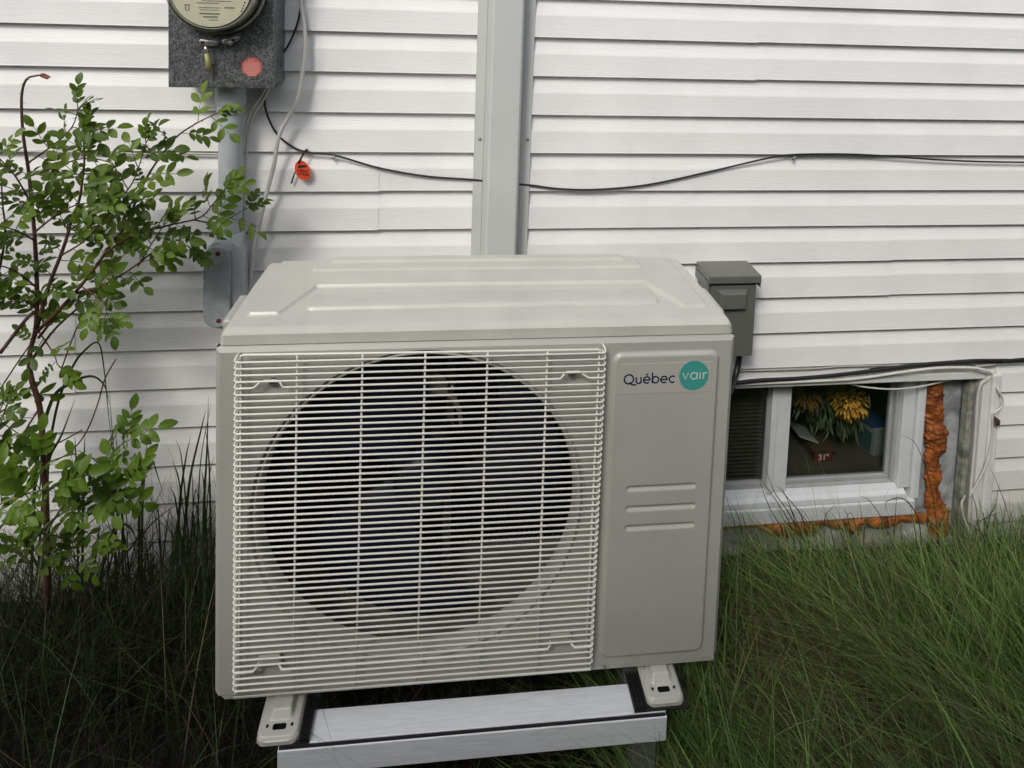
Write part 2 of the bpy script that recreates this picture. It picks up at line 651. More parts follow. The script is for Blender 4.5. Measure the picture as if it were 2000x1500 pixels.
def row(x0, x1, k0, rows, seams=()):
    xs = [x0] + list(seams) + [x1]
    for i in range(len(xs) - 1):
        # the left sheet laps over the right one: it runs on and sits proud
        last = i == len(xs) - 2
        siding(xs[i] - (0.02 if i else 0), xs[i + 1], k0, rows, 0.0 if last and i else -0.0016 * (not last), 0.0012 if i % 2 else 0.0)


for k0 in range(-9, 15, 2):
    sl = {3: [seam_x(740, 375)], 7: [seam_x(147, 690)], -1: [-1.7], 11: [-1.5]}.get(k0, [])
    row(XL, DUCT0, k0, 2, sl)
    if k0 < 9:
        sr = {5: [seam_x(1737, 545)], -1: [seam_x(1476, 120)], 1: [2.3], 7: [2.6]}.get(k0, [])
        row(DUCT1, XR, k0, 2, sr)
    else:
        row(DUCT1, OPX0, k0, 2)
        row(OPX1 + 0.035, XR, k0, 2)

# narrow rip of siding between the last full course and the window head
mb = MB().box(OPX0, OPX1 + 0.035, 0.0035, 0.010, OPZ - 0.01, zk(9) + 0.01)
part('siding_rip', mb, M['vinyl'], wall)
# boards behind the vinyl
mb = MB()
mb.box(XL, OPX0, 0.016, 0.11, -0.3, 2.6).box(OPX1 - 0.008, XR, 0.045, 0.11, -0.3, OPZ).box(OPX0, XR, 0.016, 0.11, OPZ, 2.6)
part('sheathing', mb, M['sheathing'], wall)
# head trim over the window, a shallow channel
mb = MB()
mb.box(OPX0, OPX1 + 0.03, -0.004, 0.03, 0.5475, 0.570)
o = part('head_trim', mb, M['trim_white'], wall, bevel=0.003)
# corner post right of the window: outer face and the leg that returns to the siding
mb = MB().box(1.538, 1.562, -0.003, 0.044, -0.1, 0.547)
part('corner_post', mb, M['trim_white'], wall, bevel=0.002)
mb = MB().box(1.5635, 1.592, -0.010, 0.012, -0.1, 0.562)
part('channel_trim', mb, M['trim_white'], wall, bevel=0.004)
# furring strip of weathered wood and parged board, seen in the open cheek
mb = MB()
zs = [i * 0.03 - 0.05 for i in range(21)]
for i in range(20):
    pass
mb.grid([1.513, 1.520, 1.527, 1.5335], zs, lambda x, z: (x + 0.0018 * mnoise.noise((1, z * 25, x * 3)), 0.022 + 0.003 * mnoise.noise((x * 90, z * 30, 2)), z))
mb.box(1.514, 1.5325, 0.026, 0.044, -0.05, 0.545)
part('furring_strip', mb, M['wood'], wall)
mb = MB()
mb.grid([1.375 + i * 0.0064 for i in range(26)], [-0.05 + i * 0.0075 for i in range(82)],
        lambda x, z: (x, 0.058 + 0.006 * mnoise.noise((x * 30, z * 22, 4)), z))
part('parged_board', mb, M['board'], wall, smooth=True)
mb = MB()
mb.grid([OPX0 + i * 0.012 for i in range(78)], [-0.08 + i * 0.008 for i in range(25)],
        lambda x, z: (x, 0.046 + 0.012 * mnoise.noise((x * 14, z * 18, 7)) + 0.004 * mnoise.noise((x * 50, z * 50, 1)) - (0.010 if z < 0.03 + 0.02 * mnoise.noise((x * 9, 0, 3)) else 0), z))
part('foundation_face', mb, M['concrete'], wall, smooth=True)

# ------------------------------------------------------------------ window
win = thing('basement_window', 'white vinyl sliding basement window beside the heat pump', 'window', (1.0, 0.05, 0.10))
WX0, WX1 = 0.60, 1.383
gx0, gx1 = 0.620, 1.305
mb = MB()
mb.box(WX0, 1.378, 0.030, 0.085, 0.108, 0.1545)                       # lower nose
part('sill', mb, M['win_white'], win, bevel=0.004)
mb = MB().prism([(0.034, 0.156), (0.085, 0.156), (0.085, 0.190), (0.052, 0.187), (0.047, 0.179), (0.036, 0.172)], WX0, 1.350, 'x')
part('bottom_rail', mb, M['win_white'], win, bevel=0.002)
mb = MB().box(1.3660, 1.392, 0.036, 0.085, 0.152, 0.545)
part('jamb_casing', mb, M['win_white'], win, bevel=0.005)
mb = MB().box(1.3265, 1.3650, 0.046, 0.090, 0.182, 0.545)
part('jamb', mb, M['win_white'], win, bevel=0.004)
mb = MB().box(0.916, 0.974, 0.052, 0.092, 0.188, 0.546)
mb.box(0.912, 0.930, 0.046, 0.0515, 0.188, 0.546)
part('mullion', mb, M['win_white'], win, bevel=0.003)
sash = part('sash', MB().box(0.9745, 1.326, 0.064, 0.088, 0.188, 0.194).box(1.316, 1.326, 0.064, 0.088, 0.1945, 0.546)
            .box(0.9745, 1.3155, 0.075, 0.090, 0.1945, 0.207).box(1.304, 1.3155, 0.075, 0.090, 0.2075, 0.546), M['sash'], win, bevel=0.002)
part('pane', MB().box(0.9745, 1.3040, 0.081, 0.084, 0.207, 0.546), M['glass'], sash)
sash2 = part('sash', MB().box(0.620, 0.9155, 0.070, 0.090, 0.188, 0.206), M['sash'], win, bevel=0.002)
part('pane', MB().box(0.62, 0.9155, 0.083, 0.086, 0.206, 0.546), M['glass'], sash2)
# dark slatted blind behind the left pane
blind = thing('window_blind', 'dark brown slatted blind behind the left window pane', 'blind', (0.77, 0.11, 0.205))
slat = MB().add([(-0.15, -0.008, -0.004), (0.145, -0.008, -0.004), (0.145, 0.006, 0.004), (-0.15, 0.006, 0.004),
                 (-0.15, -0.008, -0.0052), (0.145, -0.008, -0.0052), (0.145, 0.006, 0.0028), (-0.15, 0.006, 0.0028)],
                [(0, 1, 2, 3), (7, 6, 5, 4), (0, 4, 5, 1), (3, 2, 6, 7)]).mesh('slat', M['blind'])
for i in range(28):
    s = bpy.data.objects.new('slat', slat)
    COL.objects.link(s)
    s.parent = blind
    s.location = (0, 0, 0.008 + i * 0.0122)
# the dark room behind: floor, ceiling, walls of one shell
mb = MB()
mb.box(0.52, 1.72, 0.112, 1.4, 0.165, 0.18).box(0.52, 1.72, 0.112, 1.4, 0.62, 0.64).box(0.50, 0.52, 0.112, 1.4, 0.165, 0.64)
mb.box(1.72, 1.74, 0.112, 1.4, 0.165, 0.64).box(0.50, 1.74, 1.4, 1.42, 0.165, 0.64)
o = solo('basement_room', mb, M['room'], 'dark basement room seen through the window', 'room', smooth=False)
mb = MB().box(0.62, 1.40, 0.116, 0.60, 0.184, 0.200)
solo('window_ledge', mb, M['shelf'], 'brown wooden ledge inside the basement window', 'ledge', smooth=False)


def bunch(name, label, c, rad, n, material, tail, length, wid):
    """hanging dried flower head: many petals radiating from a core"""
    mb = MB()
    for i in range(n):
        d = Vector((random.gauss(0, 1), random.gauss(0, 1) - 0.3, random.gauss(0, 1) - 0.25)).normalized()
        a = Vector(c) + d * rad * random.uniform(0.2, 0.75)
        d2 = (d + Vector((0, -0.1, -0.35))).normalized()
        L = length * random.uniform(0.6, 1.15)
        w = wid * random.uniform(0.8, 1.2)
        mb.tube([a, a + d2 * L * 0.35, a + d2 * L * 0.8 + Vector((0, 0, -L * 0.08)), a + d2 * L + Vector((0, 0, -L * 0.2))], [w * 0.5, w, w * 0.85, w * 0.2], 5)
    t = thing(name, label, 'dried flowers', (c[0], c[1], c[2] - rad))
    part('petals', mb, material, t, smooth=True)
    if tail:
        tb = MB()
        for i in range(tail):
            a = Vector(c) + Vector((random.uniform(-1.3, 1.1) * rad, random.uniform(0.005, 0.09), random.uniform(-1.7, 0.3) * rad))
            L = random.uniform(0.03, 0.06)
            dx = random.uniform(-0.5, 0.5)
            w = random.uniform(0.005, 0.010)
            tip = a + Vector((dx * L, random.uniform(-0.01, 0.01), -L))
            mid = (a + tip) / 2 + Vector((0, -0.006, 0))
            s_ = Vector((w, 0.004, 0.003))
            tb.add([a, mid - s_, tip, mid + s_], [(0, 1, 2), (0, 2, 3)])
        part('leaves', tb, M['dry_leaf'], t)
    return t


c = at(1655, 780, 0.125)
bunch('dried_flowers', 'large yellow dried flower head hanging inside the window', (c.x, c.y, c.z), 0.064, 420, M['petal'], 200, 0.021, 0.0044)
c = at(1575, 772, 0.13)
bunch('dried_flowers', 'smaller rust coloured dried flowers beside the mullion', (c.x, c.y, c.z), 0.040, 110, M['petal_rust'], 60, 0.022, 0.003)


def carton(name, label, cat, c, dx, dy, dz, rz, mats):
    t = thing(name, label, cat, c, rz)
    part('body', MB().box(-dx / 2, dx / 2, 0, dy, 0, dz), mats[0], t, local=True, bevel=0.001)
    return t


c = at(1602, 926, 0.16)
cb = carton('carton', 'flat red carton marked 31 lying on the window ledge', 'carton', (c.x, 0.150, 0.2005), 0.062, 0.12, 0.034, 0.0, [M['carton_dark']])
part('end_panel', MB().box(-0.030, 0.030, -0.0008, -0.0002, 0.001, 0.033), M['carton_red'], cb, local=True)
part('lid', MB().box(-0.038, 0.045, -0.004, 0.13, 0.0345, 0.0385), M['carton_dark'], cb, local=True)
vs, fs = text_mb('31"', 0.026, 0.0006)
part('lettering', MB().add([(x, -0.0014 - z, y + 0.007) for x, y, z in vs], fs), M['print_pale'], cb, local=True)
c2 = at(1568, 905, 0.2)
o = thing('notebook', 'grey paper pad leaning across the red carton', 'notebook', (c2.x, 0.2, 0.2405), 0.0)
part('pages', MB().prism([(-0.035, 0.03), (0.03, 0.005), (0.03, 0.008), (-0.035, 0.033)], -0.03, 0.05, 'y'), M['paper'], o, local=True)
part('cover', MB().prism([(-0.036, 0.034), (0.012, 0.0155), (0.012, 0.0165), (-0.036, 0.035)], -0.025, 0.045, 'y'), M['box_white'], o, local=True)
c = at(1712, 930, 0.17)
bx = carton('storage_box', 'white box with a blue lid at the right of the ledge', 'box', (c.x + 0.004, 0.165, 0.2005), 0.058, 0.14, 0.085, 0.12, [M['box_white']])
part('lid', MB().prism([(-0.031, 0.0855), (0.031, 0.0855), (0.036, 0.094), (-0.026, 0.094)], 0.01, 0.145, 'y'), M['box_blue'], bx, local=True)
part('side_label', MB().box(-0.0310, -0.0295, 0.01, 0.13, 0.005, 0.07), M['box_teal'], bx, local=True)
part('print', MB().box(-0.022, 0.024, -0.0008, 0.0, 0.045, 0.049).box(-0.022, 0.020, -0.0008, 0.0, 0.036, 0.038).box(-0.022, 0.024, -0.0008, 0.0, 0.029, 0.031)
     .box(-0.022, 0.01, -0.0008, 0.0, 0.022, 0.024), M['sash'], bx, local=True)
for (u0, v0, u1, v1, lb) in ((1590, 765, 1588, 812, 'white string hanging left of the yellow dried flowers'), (1697, 770, 1699, 800, 'white string hanging right of the yellow dried flowers')):
    a, b = at(u0, v0, 0.125), at(u1, v1, 0.125)
    solo('string', MB().tube([a, (a + b) / 2 + Vector((0.001, 0, 0)), b], [0.0012, 0.0018, 0.0008], 6), M['cable_white'], lb, 'string')


# spray foam beads ---------------------------------------------------
def foam(name, label, path, rads, ysq=0.6):
    pts = curve(path, 16)
    mb = MB()
    N = len(pts)
    n = 34
    for i, p in enumerate(pts):
        t = i / (N - 1) * (len(rads) - 1)
        k = min(int(t), len(rads) - 2)
        r = rads[k] + (rads[k + 1] - rads[k]) * (t - k)
        T = (pts[min(i + 1, N - 1)] - pts[max(i - 1, 0)]).normalized()
        side = T.cross(Vector((0, 1, 0))).normalized()
        for j in range(n):
            a = 2 * math.pi * j / n
            d = side * math.cos(a) + Vector((0, 1, 0)) * math.sin(a) * ysq
            q = p + d * r
            f = 1 + 0.30 * mnoise.noise(q * 26) + 0.26 * abs(mnoise.noise(q * 70)) * 1.6 - 0.1 + 0.14 * mnoise.noise(q * 150)
            mb.v.append(tuple(p + d * r * f))
    for i in range(N - 1):
        for j in range(n):
            j2 = (j + 1) % n
            mb.f.append((i * n + j, i * n + j2, (i + 1) * n + j2, (i + 1) * n + j))
    mb.f.append(tuple(range(n)))
    mb.f.append(tuple((N - 1) * n + j for j in range(n))[::-1])
    return solo(name, mb, M['foam'], label, 'insulation foam')


foam('spray_foam', 'tall lumpy orange foam bead right of the window frame',
     line([(1826, 738), (1824, 770), (1825, 800), (1822, 825), (1826, 845), (1826, 870), (1821, 890), (1822, 925), (1820, 950), (1824, 985), (1829, 1010), (1828, 1040)], 0.048),
     [0.026, 0.030, 0.027, 0.025, 0.036, 0.034, 0.022, 0.025, 0.019, 0.025, 0.038, 0.036])
foam('spray_foam', 'ragged orange foam bead squeezed out under the window sill',
     line([(1380, 1028), (1440, 1024), (1480, 1022), (1510, 1030), (1545, 1033), (1580, 1027), (1605, 1016), (1635, 1020), (1665, 1024), (1690, 1015), (1725, 1020), (1760, 1010), (1805, 1012)], 0.040),
     [0.011, 0.011, 0.013, 0.021, 0.025, 0.021, 0.013, 0.017, 0.021, 0.014, 0.019, 0.014, 0.016])


# ================================================================== LINE SET COVER
duct = thing('line_set_cover', 'grey green vertical line cover channel running down the wall', 'duct', (0.095, 0.0, 0.60))
zt, zb = 2.55, 0.60
mb = MB().add([(0.0215, -0.006, zb), (0.046, -0.006, zb), (0.046, -0.006, zt), (0.0215, -0.006, zt), (0.0215, 0.004, zb), (0.0215, 0.004, zt)], [(0, 1, 2, 3), (4, 0, 3, 5)])
part('flange', mb, M['duct'], duct)
mb = MB().add([(0.143, -0.006, zb), (0.169, -0.006, zb), (0.169, -0.006, zt), (0.143, -0.006, zt), (0.169, 0.004, zb), (0.169, 0.004, zt)], [(0, 1, 2, 3), (1, 4, 5, 2)])
part('flange', mb, M['duct'], duct)
mb = MB().prism([(0.0462, -0.0062), (0.0560, -0.052), (0.0600, -0.056), (0.1300, -0.056), (0.1340, -0.052), (0.1428, -0.0062)], zb, zt, 'z')
o = part('cover', mb, M['duct'], duct, bevel=0.0015)
for (u, v) in ((937, 271), (1030, 272)):
    p = at(u, v, -0.006)
    mb = MB().lathe([(0.0001, -0.0105), (0.0030, -0.0098), (0.0042, -0.0072), (0.0042, -0.0062)], (p.x, 0, p.z), n=14)
    part('screw', mb, M['screw'], duct, smooth=True)

# ================================================================== METER BOX, METER
mbx = thing('meter_box', 'dark galvanised steel meter box at the upper left of the wall', 'meter box', (-0.565, 0.0, 1.392))
BX0, BX1, BZ0, BZ1, BY = -0.6805, -0.4545, 1.392, 1.80, -0.120
part('case', MB().box(BX0, BX1, BY + 0.016, 0.008, BZ0 + 0.004, BZ1), M['galv'], mbx, bevel=0.003)
part('door', MB().box(BX0 - 0.002, BX1 + 0.0015, BY, BY + 0.015, BZ0, BZ1), M['galv'], mbx, bevel=0.0025)
mb = MB().lathe([(0.0205, 0.0), (0.0205, 0.0012), (0.0185, 0.0012), (0.0185, 0.0001)], (BX1, -0.052, 1.452), 'x', 36)
mb.lathe([(0.0125, 0.0), (0.0125, 0.0010), (0.0115, 0.0010), (0.0115, 0.0001)], (BX1, -0.052, 1.452), 'x', 30)
part('knockout', mb, M['galv'], mbx, smooth=True)
part('slot', MB().box(-0.5000, -0.4935, BY - 0.0006, BY + 0.001, 1.4125, 1.4145), M['black'], mbx)
# octagonal red label
oc = at(492, 131, BY)
octo = [(oc.x + 0.0236 * math.cos(R(22.5 + 45 * k)), oc.z + 0.0236 * math.sin(R(22.5 + 45 * k))) for k in range(8)]
st = part('warning_sticker', MB().prism(octo, BY - 0.0008, BY - 0.0002, 'y'), M['red_sticker'], mbx)
mb = MB()
for i, w in enumerate((0.030, 0.036, 0.036, 0.036, 0.034, 0.026, 0.018)):
    z = oc.z + 0.0095 - i * 0.0046
    mb.box(oc.x - w / 2, oc.x + w / 2, BY - 0.0012, BY - 0.0009, z - 0.0012, z + 0.0012)
mb.lathe([(0.0016, -0.0003), (0.0030, -0.0003)], (oc.x - 0.006, BY - 0.0009, oc.z + 0.0155), n=14)
mb.lathe([(0.0016, -0.0003), (0.0030, -0.0003)], (oc.x + 0.002, BY - 0.0009, oc.z + 0.0155), n=14)
part('print', mb, M['red_print'], st)
# hasps under the meter
for (xa, xb, z, tilt) in ((-0.612, -0.570, 1.499, -0.004), (-0.562, -0.524, 1.499, 0.010)):
    mb = MB()
    for s in range(2):
        yy = BY - 0.012 - 0.006 * s
        mb.prism([(p[0], p[1] + tilt * (p[0] - xa) / (xb - xa)) for p in rrect(xa + 0.004 * s, xb - 0.004 * s, z - 0.006, z + 0.006, 0.0055)], yy, yy + 0.0035, 'y')
    mb.tube([(xa + 0.020, BY - 0.02, z - 0.001), (xa + 0.020, BY + 0.0, z - 0.001)], 0.005, 10)
    h = part('hasp', mb, M['hasp'], mbx, bevel=0.001)
    cxh = (xa + 0.010) if tilt < 0 else (xb - 0.012)
    part('hole', MB().prism(rrect(cxh - 0.004, cxh + 0.004, z - 0.0025 + tilt / 2, z + 0.0028 + tilt / 2, 0.002), BY - 0.0185, BY - 0.0181, 'y'), M['black'], h)

MC = (-0.5712, 1.6200)
met = thing('electric_meter', 'round glass electric meter with a cream dial plate', 'meter', (MC[0], BY, MC[1]))
mb = MB().lathe([(0.098, -0.0005), (0.104, -0.004), (0.105, -0.013), (0.101, -0.020), (0.0975, -0.021), (0.0975, -0.004)], (MC[0], BY, MC[1]), n=72)
part('ring', mb, M['meter_ring'], met, smooth=True)
mb = MB().lathe([(0.093, -0.008), (0.0915, -0.030), (0.089, -0.058), (0.0865, -0.058), (0.0865, -0.010)], (MC[0], BY, MC[1]), n=72)
part('inner_drum', mb, M['meter_inside'], met, smooth=True)
mb = MB().lathe([(0.0001, -0.0600), (0.0835, -0.0600), (0.0835, -0.0565)], (MC[0], BY, MC[1]), n=72)
pl = part('dial_plate', mb, M['plate'], met)
mb = MB()
def pbar(x, z, w, h): mb.box(MC[0] + x - w / 2, MC[0] + x + w / 2, BY - 0.0608, BY - 0.0603, MC[1] + z - h / 2, MC[1] + z + h / 2)


pbar(-0.002, -0.054, 0.042, 0.0030); pbar(0.0, -0.061, 0.030, 0.0030); pbar(0.006, -0.0675, 0.018, 0.0014)
pbar(-0.002, -0.041, 0.044, 0.0014); pbar(-0.002, -0.046, 0.040, 0.0010); pbar(0.040, -0.040, 0.022, 0.0026)
pbar(-0.006, -0.031, 0.046, 0.0016); pbar(0.012, -0.026, 0.060, 0.0012)
for dx in (-0.052, -0.045):
    pbar(dx, -0.042, 0.0016, 0.013)
pbar(-0.0485, -0.048, 0.006, 0.0014); pbar(-0.0485, -0.036, 0.012, 0.0014)
pbar(0, 0.0, 0.085, 0.024); pbar(0, 0.03, 0.05, 0.003); pbar(0, -0.018, 0.07, 0.0012)
part('print', mb, M['plate_print'], pl)
mb = MB()
for i in range(4):
    p = (MC[0] + 0.0720 - i * 0.0024, MC[1] - 0.028 - i * 0.0062)
    mb.box(p[0] - 0.0014, p[0] + 0.0014, BY - 0.0608, BY - 0.0603, p[1] - 0.0016, p[1] + 0.0016)
part('marks', mb, M['ink'], pl)
mb = MB().lathe([(0.0970, -0.012), (0.0955, -0.030), (0.0935, -0.064), (0.0915, -0.0705), (0.088, -0.073), (0.05, -0.0742), (0.0001, -0.0745)], (MC[0], BY, MC[1]), n=72)
part('glass_dome', mb, M['dome'], met, smooth=True)
# seal
sl = thing('meter_seal', 'small yellow plastic tube seal hanging from the meter clasp', 'seal', (-0.588, BY - 0.02, 1.433))
part('tube', MB().tube([(-0.5925, BY - 0.020, 1.474), (-0.5885, BY - 0.014, 1.4335)], [0.0048, 0.0058], 12), M['seal'], sl, smooth=True)
part('cap', MB().tube([(-0.594, BY - 0.022, 1.490), (-0.5925, BY - 0.020, 1.4745)], [0.0030, 0.0046], 12), M['hasp'], sl, smooth=True)

# ================================================================== CONDUIT
con = thing('conduit', 'grey plastic conduit pipe with an access fitting under the meter box', 'conduit', (-0.568, -0.045, 0.80))
CY = -0.046
part('pipe', MB().lathe([(0.0275, 0.995), (0.0275, 1.385)], (-0.5680, CY, 0), 'z', 40), M['pvc'], con, smooth=True)
mb = MB().lathe([(0.0276, 1.3215), (0.0312, 1.3220), (0.0316, 1.3240), (0.0316, 1.3400), (0.0310, 1.3416), (0.0318, 1.3420), (0.0345, 1.3430), (0.0350, 1.3450), (0.0350, 1.391)], (-0.5680, CY, 0), 'z', 44)
part('coupling', mb, M['pvc'], con, angle=30)
out = []
mbb = MB().prism(rrect(-0.6165, -0.531, 0.795, 1.018, 0.038, 10), -0.076, 0.0, 'y')
cb_ = part('access_body', mbb, M['pvc'], con, bevel=0.006, segs=3)
part('hub', MB().lathe([(0.0335, 0.99), (0.0335, 1.0255), (0.0285, 1.0270)], (-0.5690, CY, 0), 'z', 36), M['pvc'], con, smooth=True)
cvx0, cvx1 = -0.6185, -0.5560
part('access_cover', MB().prism(rrect(cvx0, cvx1, 0.804, 1.006, 0.031, 10), -0.0855, -0.0770, 'y'), M['cover_plate'], con, bevel=0.003)
for (u, v) in ((425, 496), (427, 627)):
    p = at(u, v, -0.086)
    part('screw', MB().lathe([(0.0001, -0.0872), (0.0035, -0.0868), (0.0058, -0.0858), (0.0062, -0.0850)], (p.x, 0, p.z), n=16), M['rust'], con, smooth=True)

# ================================================================== DISCONNECT BOX
dis = thing('disconnect_box', 'dark grey electrical disconnect box mounted behind the heat pump', 'disconnect box', (0.711, 0.0, 0.688))
DX0, DX1, DZ0, DZ1, DY = 0.646, 0.7765, 0.688, 0.890, -0.082
part('case', MB().box(DX0, DX1, DY + 0.002, 0.004, DZ0, DZ1 + 0.005), M['disc'], dis, bevel=0.0015)
part('door', MB().box(DX0 + 0.004, DX1 - 0.003, DY - 0.004, DY + 0.0015, DZ0 + 0.002, DZ1 - 0.006), M['disc'], dis, bevel=0.001)
mb = MB().prism([(0.004, 0.9165), (-0.092, 0.9135), (-0.0945, 0.9115), (-0.0945, 0.8935), (-0.0915, 0.8935), (-0.0915, 0.8985), (0.004, 0.8985)], DX0 - 0.007, DX1 + 0.006, 'x')
mb.box(DX0 - 0.0075, DX0 - 0.0055, -0.0915, 0.002, 0.874, 0.896)
mb.box(DX1 + 0.0045, DX1 + 0.0065, -0.0915, 0.002, 0.880, 0.896)
part('cap', mb, M['disc'], dis, bevel=0.0012)
# pressed handle
hx0, hx1 = 0.668, 0.7475
mb = MB()
hy = DY - 0.0042
mb.add([(hx0, hy, 0.874), (hx1, hy, 0.874), (hx1 - 0.006, hy - 0.013, 0.8655), (hx0 + 0.010, hy - 0.013, 0.8655),
        (hx0 + 0.010, hy - 0.013, 0.826), (hx1 - 0.006, hy - 0.013, 0.826), (hx0 + 0.004, hy, 0.822), (hx1 - 0.003, hy, 0.822)],
       [(0, 3, 2, 1), (3, 4, 5, 2), (4, 6, 7, 5), (0, 6, 4, 3), (1, 2, 5, 7)])
part('handle', mb, M['disc'], dis, bevel=0.0012)
# whip: black flexible conduit
pts = curve(line([(1445, 690), (1441, 715), (1434, 742), (1424, 770)], [-0.05, -0.05, -0.07, -0.12]), 10)
solo('power_whip', MB().tube(pts, 0.0078, 12), M['cable_black'], 'black flexible conduit dropping from the disconnect box', 'cable')

# ================================================================== CABLES
def cable(pts, y, r, m, label, name='cable', n=8, sub=8):
    return solo(name, MB().tube(curve(line(pts, y), sub), r, n), M[m], label, 'cable')


cable([(582, -60), (587, 0), (596, 70), (591, 140), (578, 200), (546, 262), (535, 322), (515, 400), (496, 490), (487, 560), (480, 600)],
      [-0.012, -0.012, -0.025, -0.035, -0.040, -0.034, -0.03, -0.03, -0.028, -0.02, -0.012], 0.0052, 'cable_white', 'thick white cable hanging loose down the wall past the orange tag')
cable([(594, -60), (589, 0), (580, 48), (563, 88), (540, 120), (524, 150), (517, 190), (521, 222), (541, 262), (572, 287), (600, 297), (652, 303), (740, 328), (830, 344), (922, 351), (980, 357), (1037, 362), (1095, 369), (1170, 370), (1270, 360), (1400, 332), (1500, 309), (1550, 302), (1640, 301), (1720, 304), (1850, 313), (2000, 317), (2300, 318), (2700, 312)],
      [-0.01] * 4 + [-0.006, -0.006, -0.01, -0.012] + [-0.009] * 6 + [-0.0065, -0.004, -0.0065] + [-0.008] * 12, 0.0026, 'cable_black', 'thin black cable strung along the wall and carrying the orange tag')
cable([(524, 165), (505, 195), (488, 222), (476, 262), (472, 300), (470, 370), (470, 440), (472, 480)], [-0.02, -0.02, -0.016, -0.012, -0.01, -0.01, -0.01, -0.01], 0.0036, 'cable_white', 'pale cable hugging the conduit, left of a similar pair')
cable([(528, 168), (512, 198), (494, 228), (484, 268), (481, 300), (478, 370), (477, 440), (478, 500)], [-0.018, -0.018, -0.014, -0.01, -0.008, -0.008, -0.008, -0.008], 0.0032, 'cable_white', 'pale cable beside the conduit, right of a similar pair')
cable([(-480, 286), (20, 295), (80, 297), (200, 297), (250, 300), (300, 302), (360, 300), (412, 301), (440, 301)], -0.006, 0.0030, 'cable_beige', 'thin beige wire running level behind the rose bush')
cable([(1437, 748), (1480, 743), (1560, 739), (1640, 732), (1720, 722), (1800, 712), (1880, 707), (1950, 706), (2010, 703), (2300, 682), (2700, 650)], [-0.02, -0.018, -0.012, -0.011, -0.010, -0.012, -0.016, -0.016, -0.016, -0.014, -0.012], 0.0052, 'cable_black', 'thick black cable running along the top of the window')
cable([(1700, 722), (1760, 716), (1830, 709), (1900, 704), (1970, 703), (2030, 699), (2700, 644)], [-0.006, -0.007, -0.008, -0.016, -0.022, -0.022, -0.02], 0.0040, 'cable_black', 'second black cable joining from the right above the window')
cable([(1425, 725), (1500, 723), (1590, 720), (1640, 716), (1720, 714), (1800, 712), (1900, 706)], -0.0035, 0.0022, 'cable_beige', 'thin beige wire stapled under the lowest siding course')
cable([(1425, 752), (1500, 748), (1640, 742), (1700, 736), (1760, 727), (1830, 719), (1890, 718), (1920, 722), (1936, 730), (1926, 742), (1915, 752), (1909, 780), (1905, 850), (1898, 930), (1893, 1000), (1892, 1060)],
      [-0.012] * 4 + [-0.018, -0.02, -0.02, -0.022, -0.02, -0.014, -0.008, -0.006, -0.006, -0.006, -0.008, -0.01], 0.0042, 'cable_white', 'white cable arching over the window then dropping by the corner post')
cable([(1660, 750), (1690, 756), (1740, 760), (1790, 756), (1830, 748), (1870, 738)], [0.02, 0.012, 0.008, 0.01, 0.014, 0.02], 0.0024, 'cable_white', 'slack thin white cable sagging across the top of the glass')
cable([(1944, 748), (1950, 762), (1958, 780), (1956, 795), (1944, 805), (1938, 812), (1938, 850), (1931, 890), (1921, 920), (1905, 950), (1894, 970)], [0.004, -0.018, -0.02, -0.02, -0.016, -0.013, -0.014, -0.015, -0.016, -0.012, -0.01], 0.0034, 'cable_white', 'white cable loop curling round the right corner post')
cable([(1885, 968), (1878, 985), (1884, 1015), (1897, 1045), (1920, 1068), (1950, 1095)], [0.0, -0.02, -0.03, -0.04, -0.06, -0.08], 0.0034, 'cable_beige', 'stiff pale cable end poking into the grass by the post')
cable([(1905, 716), (1940, 712), (1968, 706)], [-0.02, -0.014, -0.012], 0.0028, 'cable_beige', 'short cream wire stub under the black cables')
for (u, v, lb) in ((652, 305, 'small clear clip on the black cable right of the orange tag'), (1550, 307, 'small clear clip holding the black cable on the right side')):
    p = at(u, v, -0.006)
    t = thing('cable_clip', lb, 'clip', p, group='cable clips on the wall')
    part('saddle', MB().tube([(-0.0038, 0.002, -0.004), (-0.0036, -0.006, -0.001), (0, -0.008, 0.003), (0.0036, -0.006, 0.0), (0.0038, 0.002, -0.003)], 0.0016, 6), M['cable_beige'], t, local=True, smooth=True)
    part('nail', MB().tube([(0.0, 0.004, -0.007), (0.0, -0.006, -0.007), (0.0, -0.0075, -0.007)], [0.0022, 0.0022, 0.0012], 8), M['screw'], t, local=True, smooth=True)

# orange cable tag
tc_ = at(591, 333, -0.020)
tg = thing('cable_tag', 'oval orange tag with black lettering on the black cable', 'tag', tc_)
el = []
for k in range(28):
    a = 2 * math.pi * k / 28
    x, z = 0.0175 * math.cos(a), 0.0265 * math.sin(a)
    an = R(22)
    el.append((x * math.cos(an) - z * -math.sin(an) * -1, x * math.sin(an) * 1 + z * math.cos(an)))
el = [(x, z) for x, z in el]
part('plate', MB().prism(el, -0.0008, 0.0008, 'y'), M['tag'], tg, local=True, bevel=0.0003)
an = R(-6)
for body, size, x0, z0 in (('CÂBLE', 0.0088, -0.0005, -0.0035), ('OPTIQUE', 0.0066, 0.0015, -0.0118)):
    vs, fs = text_mb(body, size, 0.00018, 0.0001)
    part('lettering', MB().add([(x0 + x * math.cos(an) + y * math.sin(an) * -1, -0.0013 - z, z0 + -x * math.sin(an) * -1 + y * math.cos(an)) for x, y, z in vs], fs), M['ink'], tg, local=True)
part('header', MB().add([(-0.012, -0.0012, 0.006), (0.010, -0.0012, 0.0085), (0.008, -0.0012, 0.0145), (-0.010, -0.0012, 0.013)], [(0, 1, 2, 3)]), M['ink'], tg, local=True)
part('arrow', MB().add([(0.004, -0.0012, -0.0168), (0.0075, -0.0012, -0.0165), (0.0060, -0.0012, -0.0192)], [(0, 2, 1)]), M['ink'], tg, local=True)
